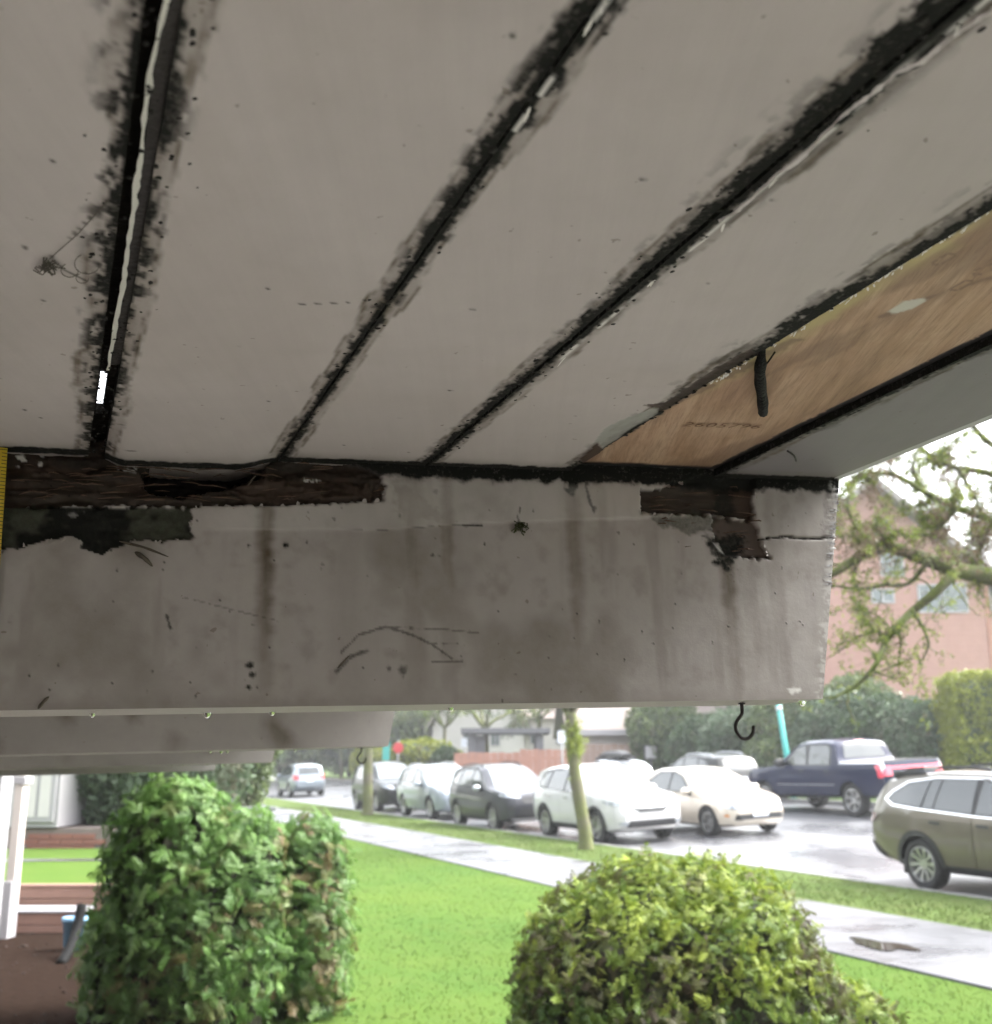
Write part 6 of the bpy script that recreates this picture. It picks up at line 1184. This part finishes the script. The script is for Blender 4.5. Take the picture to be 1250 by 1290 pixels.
for k in range(9): lbox(be, 'slat', M['grey'], bn[0] - .30 + k * .07, bn[0] - .27 + k * .07, 12.5, 12.52, .45, 1.20)
lbox(be, 'top_rail', M['grey'], bn[0] - .33, bn[0] + .34, 12.49, 12.53, 1.20, 1.245, .008); lbox(be, 'seat', M['grey'], bn[0] - .33, bn[0] + .34, 12.05, 12.49, .43, .47, .008)
for sx in (-.31, .29):
    for sy in (12.07, 12.46): lbox(be, 'leg', M['grey'], bn[0] + sx, bn[0] + sx + .03, sy, sy + .03, 0, .43)
# red sided house
HY = 45.0; h0 = at(1035, 800, HY); ap = at(1095, 612, HY); re_ = at(1243, 732, HY)
rh = empty('red_house', (h0[0], HY, .8)); props(rh, 'tall pink red sided house with a grey gable roof behind the shrubs', 'house')
x0, x1 = h0[0], re_[0]; zl = ap[2] - (ap[0] - x0) * .80; zr = re_[2]
def prism(pts, y0, y1):
    n = len(pts); V = [(x, y0, z) for x, z in pts] + [(x, y1, z) for x, z in pts]; return V, [tuple(range(n)), tuple(range(2 * n - 1, n - 1, -1))] + [(i, i + n, (i + 1) % n + n, (i + 1) % n) for i in range(n)]
mb = MB(); mb.add(*prism([(x0, .5), (x1, .5), (x1, zr), (ap[0], ap[2]), (x0, zl)], HY, HY + 9)); mb.build('wall', M['siding'], rh)
mb = MB(); mb.add(*prism([(x0 - .6, zl - .48), (ap[0], ap[2]), (x1 + .5, zr - .34), (x1 + .5, zr - .02), (ap[0], ap[2] + .32), (x0 - .6, zl - .16)], HY - .7, HY + 9.4)); mb.build('roof', M['roofgrey'], rh)
def window(parent, xa, xb, ya, yb, Y, frame, glass, div=0, name='window'):
    a, b = at(xa, yb, Y), at(xb, ya, Y); f = MB(); t = .07; d = .06
    f.box(a[0], b[0], Y - d, Y - .002, a[2], a[2] + t); f.box(a[0], b[0], Y - d, Y - .002, b[2] - t, b[2]); f.box(a[0], a[0] + t, Y - d + .003, Y - .004, a[2] + t, b[2] - t); f.box(b[0] - t, b[0], Y - d + .003, Y - .004, a[2] + t, b[2] - t)
    for k in range(div): m = a[0] + (b[0] - a[0]) * (k + 1) / (div + 1); f.box(m - .03, m + .03, Y - d + .006, Y - .006, a[2] + t, b[2] - t)
    w = f.build(name, frame, parent); g = MB(); g.box(a[0] + t * .5, b[0] - t * .5, Y - .03, Y - .006, a[2] + t * .5, b[2] - t * .5); g.build('pane', glass, w); return w
window(rh, 1110, 1137, 690, 726, HY, M['whitepaint'], M['winglass'], 1); window(rh, 1158, 1186, 736, 772, HY, M['whitepaint'], M['winglass'], 0); window(rh, 1188, 1217, 734, 772, HY, M['whitepaint'], M['winglass'], 0); window(rh, 1098, 1126, 742, 760, HY, M['whitepaint'], M['winglass'], 1); window(rh, 1102, 1122, 655, 676, HY, M['whitepaint'], M['winglass'], 0)
lbox(rh, 'corner_board', M['fence'], x1 - .18, x1 + .03, HY - .04, HY + .2, .5, zr)
lbox(rh, 'side_wing', M['siding'], x1 + .03, x1 + 9, HY + .6, HY + 8, .5, zr - 1.2); window(rh, 1246, 1262, 712, 758, HY + .6, M['whitepaint'], M['winglass'], 0); mb = MB(); mb.add(*prism([(x1 - .1, zr - 1.2), (x1 + 9.4, zr - 1.2), (x1 + 9.4, zr - .9), (x1 - .1, zr - .6)], HY + .2, HY + 8.4)); mb.build('wing_roof', M['roofgrey'], rh)
# brown roofed garage
GY = 49.0; ga, gb = at(732, 935, GY), at(905, 922, GY); gh = empty('garage', (ga[0], GY, .7)); props(gh, 'low garage with brown shingle roof, white fascia and dark open bay', 'garage')
ez = 3.15
mb = MB(); mb.add(*prism([(ga[0] - .6, 0), (gb[0] + 3, 0), (gb[0] + 3, .12), (ga[0] - .6, .12)], GY - .5, GY - .4)); 
V = [(ga[0] - .7, GY - .7, ez), (gb[0] + 3.2, GY - .7, ez), (gb[0] + 3.2, GY + 5, ez + 2.6), (ga[0] - .7, GY + 5, ez + 2.6), (ga[0] - .7, GY + 10, ez), (gb[0] + 3.2, GY + 10, ez)]
mb = MB(); mb.add(V + [(a, b, c - .14) for a, b, c in V], [(0, 1, 2, 3), (3, 2, 5, 4), (9, 8, 7, 6), (10, 11, 8, 9), (0, 3, 9, 6), (3, 4, 10, 9), (1, 7, 8, 2), (2, 8, 11, 5), (0, 6, 7, 1), (4, 5, 11, 10)]); mb.build('roof', M['roofbrown'], gh)
lbox(gh, 'fascia', M['whitepaint'], ga[0] - .72, gb[0] + 3.2, GY - .76, GY - .705, ez - .22, ez + .02)
xo, xp = at(826, 950, GY)[0], at(884, 950, GY)[0]
lbox(gh, 'wall', M['pale'], ga[0] - .3, xo - .3, GY, GY + .2, .6, ez - .15); lbox(gh, 'wall', M['pale'], xp, gb[0] + 3, GY, GY + .2, .6, ez - .15); lbox(gh, 'back_wall', M['dark'], ga[0] - .3, gb[0] + 3, GY + 4.6, GY + 4.8, .6, ez + 1.5); lbox(gh, 'bay_post', M['whitepaint'], xo - .3, xo, GY - .1, GY + .22, .6, ez - .15)
lbox(gh, 'side_wall', M['dark'], xo - .3, xo - .1, GY + .22, GY + 4.6, .6, ez + .2); lbox(gh, 'side_wall', M['dark'], xp + .1, xp + .3, GY + .22, GY + 4.6, .6, ez + .2)
ylp = at(868, 932, GY + .5); lan = empty('lantern', ylp); props(lan, 'small yellow lantern hanging in the dark garage bay', 'lantern'); M['yl'] = plain('yellow_shade', (.70, .55, .12), .5, var=.1); V, F = lathe_vf([(.02, .14), (.13, .06), (.11, -.02), (.03, -.14)], 12, 'Z'); link('shade', pymesh('shade', V, F, True), M['yl'], lan, False); mb = MB(); mb.tube([(0, 0, .13), (0, 0, .45)], .012, 6); mb.build('chain', M['black'], lan, False, False)
bd = at(820, 948, GY - 3); bk = empty('backboard', (bd[0], GY - 3, .65)); props(bk, 'white backboard with dark rounded frame on a pole before the garage', 'backboard'); mb = MB(); mb.box(bd[0] - .30, bd[0] + .30, GY - 3.03, GY - 2.97, bd[2] - .32, bd[2] + .32); mb.build('frame', M['black'], bk, bevel=.05); lbox(bk, 'board', M['whitepaint'], bd[0] - .22, bd[0] + .22, GY - 3.05, GY - 3.032, bd[2] - .24, bd[2] + .24, .02); mb = MB(); mb.tube([(bd[0], GY - 2.9, .6), (bd[0], GY - 2.9, bd[2])], .04, 8); mb.build('pole', M['darkframe'], bk, True)
# board fences
def board_fence(label, xa, xb, Y, ztop, z0, mat, bw=.30, arch=False):
    f = empty('fence', (xa, Y, z0)); props(f, label, 'fence'); n = int((xb - xa) / bw)
    for k in range(n):
        h = ztop + random.uniform(-.02, .02); mb = MB(); mb.box(xa + k * bw + .008, xa + (k + 1) * bw - .008, Y, Y + .03 + .012 * (k % 2), z0, h); mb.build('board', mat, f)
    lbox(f, 'rail', mat, xa, xa + n * bw, Y + .05, Y + .10, z0 + .3, z0 + .4); lbox(f, 'rail', mat, xa, xa + n * bw, Y + .05, Y + .10, ztop - .4, ztop - .3)
    return f
board_fence('low red brown board fence below the garden pavilion', at(572, 960, 46)[0], at(672, 960, 46)[0], 46, at(600, 948, 46)[2], .7, M['fence'])
board_fence('tall orange brown gate boards beside the near street tree', at(655, 960, 45)[0], at(722, 960, 45)[0], 45, at(680, 944, 45)[2], .7, M['gatewood'] if 'gatewood' in M else M['fence'], .26)
board_fence('greyish brown board fence in front of the garage', at(726, 960, 47.5)[0], at(818, 960, 47.5)[0], 47.5, at(760, 937, 47.5)[2], .7, M['fence2'])
# garden pavilion
PY = 49.0; pa, pb_ = at(594, 950, PY), at(680, 950, PY); zt_ = at(600, 924, PY)[2]; gz = empty('pavilion', (pa[0], PY, .8)); props(gz, 'dark timber garden pavilion behind the red fence', 'pavilion')
for x in (pa[0], pb_[0]):
    for y in (PY, PY + 2.6): lbox(gz, 'post', M['darkframe'], x - .16, x + .16, y - .12, y + .12, .7, zt_)
lbox(gz, 'roof_beam', M['darkframe'], pa[0] - .45, pb_[0] + .45, PY - .4, PY + 3.0, zt_, zt_ + .22); lbox(gz, 'side_panel', M['darkframe'], pa[0] - .14, pa[0] + .6, PY + .1, PY + .16, .7, zt_ - .1)
# pale gabled house
QY = 66.0; qa, qb, qp = at(545, 940, QY), at(660, 940, QY), at(600, 880, QY); ph = empty('pale_house', (qa[0], QY, .9)); props(ph, 'pale grey gabled house behind the bare trees and red fence', 'house')
mb = MB(); mb.add(*prism([(qa[0], .5), (qb[0], .5), (qb[0], 3.9), (qp[0], 8.2), (qa[0], 3.9)], QY, QY + 9)); mb.build('wall', M['pale'], ph); mb = MB(); mb.add(*prism([(qa[0] - .5, 3.5), (qp[0], 8.2), (qb[0] + .5, 3.5), (qb[0] + .5, 3.85), (qp[0], 8.55), (qa[0] - .5, 3.85)], QY - .5, QY + 9.5)); mb.build('roof', M['roofgrey'], ph)
window(ph, 583, 592, 918, 940, QY, M['whitepaint'], M['winglass'], 0); window(ph, 618, 630, 918, 940, QY, M['whitepaint'], M['winglass'], 1)
rq = at(700, 900, QY + 4); bh_ = empty('pale_house', (rq[0], QY + 4, .9)); props(bh_, 'wide pale house with mauve grey roof behind the pavilion and garage', 'house'); xa, xb = at(650, 900, QY + 4)[0], at(905, 900, QY + 4)[0]
lbox(bh_, 'wall', M['pale'], xa, xb, QY + 4, QY + 13, .5, 4.6); mb = MB(); mb.add([(xa - .6, QY + 3.4, 4.5), (xb + .6, QY + 3.4, 4.5), (xb + .6, QY + 8.5, 8.6), (xa - .6, QY + 8.5, 8.6), (xa - .6, QY + 13.6, 4.5), (xb + .6, QY + 13.6, 4.5)], [(0, 1, 2, 3), (3, 2, 5, 4), (0, 3, 4), (1, 5, 2), (0, 4, 5, 1)]); mb.build('roof', M['roofbrown'], bh_)
for px in (668, 700): window(bh_, px, px + 14, 918, 938, QY + 4, M['whitepaint'], M['winglass'], 0)
# ------------------------------------------------------------------ signs and poles
def sign(name, label, px, Y, ytop, ybot, wpx, mat, shape='rect', pole=M['grey'], zb=.65, cat='sign', pr=.035):
    a = at(px, ytop, Y); b = at(px, ybot, Y); w_ = wpx / 1416 * Y / 2; g = empty(name, (a[0], Y, zb)); props(g, label, cat); mb = MB(); cz = (a[2] + b[2]) / 2; hz = (a[2] - b[2]) / 2
    if shape == 'oct': pts = [(a[0] + w_ * 1.08 * math.cos(math.pi / 8 + k * math.pi / 4), cz + w_ * 1.08 * math.sin(math.pi / 8 + k * math.pi / 4)) for k in range(8)]
    else: pts = [(a[0] - w_, cz - hz), (a[0] + w_, cz - hz), (a[0] + w_, cz + hz), (a[0] - w_, cz + hz)]
    mb.add(*prism(pts, Y - .05, Y - .04)); mb.build('plate', mat, g); p = MB(); p.tube([(a[0], Y, zb - .1), (a[0], Y, a[2] + .05)], pr, 8); p.build('pole', pole, g, True); return g
M['teal'] = plain('teal_paint', (.06, .36, .33), .5, var=.1); M['signred'] = plain('sign_red', (.55, .05, .06), .5, var=.05); M['signwhite'] = plain('sign_white', (.62, .64, .70), .5, var=.1)
sign('street_sign', 'teal street sign beside the red sign above the parked cars', 487, 52, 934, 958, 9, M['teal']); sign('traffic_sign', 'red octagonal traffic sign behind the parked cars', 502, 53, 934, 950, 13, M['signred'], 'oct')
g = sign('parking_sign', 'small white parking sign on a grey pole beside the near street tree', 708, 40, 921, 936, 11, M['signwhite']); sign('parking_sign', 'small pale sign on a post before the pale gabled house', 585, 56, 930, 941, 8, M['signwhite'])
p0, p1 = at(991, 950, 36), at(978, 870, 36); gp = empty('utility_pole', (p0[0], 36, .65)); props(gp, 'leaning teal painted steel pole among the shrubs behind the pickup', 'pole'); mb = MB(); dd = unit(p1 - p0); mb.tube([p0 - dd * ((p0[2] - .6) / dd[2]), p0, p1], [.10, .095, .075], 12); mb.build('shaft', M['teal'], gp, True); mb = MB(); c_ = p0 + (p1 - p0) * .72; mb.tube([c_ - dd * .05, c_ + dd * .05], .10, 12); mb.build('band', M['signwhite'], gp, True)
# blue tarpaulin over a pile before the garage
M['tarp'] = plain('blue_tarp', (.10, .30, .46), .45, var=.3, scale=4, bump=.5); tq = at(898, 960, 46.5); V, F = [], []; nx, ny = 16, 8
for i in range(nx + 1):
    for k in range(ny + 1):
        fx, fy = i / nx * 2 - 1, k / ny * 2 - 1; h = max(0, 1 - abs(fx) ** 4) * max(0, 1 - abs(fy) ** 3); V.append((tq[0] + fx * 1.35, 46.5 + fy * .8, .66 + h * (1.28 + .12 * math.sin(i * 1.7) + .08 * math.cos(k * 2.3 + i))))
for i in range(nx):
    for k in range(ny): a = i * (ny + 1) + k; F.append((a, a + ny + 1, a + ny + 2, a + 1))
props(link('tarpaulin', pymesh('tarpaulin', V, F, True), M['tarp']), 'bright blue tarpaulin draped over a pile in front of the garage', 'tarpaulin')

# ------------------------------------------------------------------ damp air
mb = MB(); mb.box(-2400, 2400, -2400, 2400, -1.2, 17.5); hz = mb.build('haze', None); hz['kind'] = 'stuff'
hm = bpy.data.materials.new('haze'); hm.use_nodes = True; n_ = hm.node_tree; n_.nodes.clear(); o_ = n_.nodes.new('ShaderNodeOutputMaterial'); v_ = n_.nodes.new('ShaderNodeVolumePrincipled')
v_.inputs['Color'].default_value = (.93, .95, .97, 1); v_.inputs['Density'].default_value = .0010; v_.inputs['Anisotropy'].default_value = .2; n_.links.new(v_.outputs[0], o_.inputs['Volume']); hz.data.materials.append(hm)
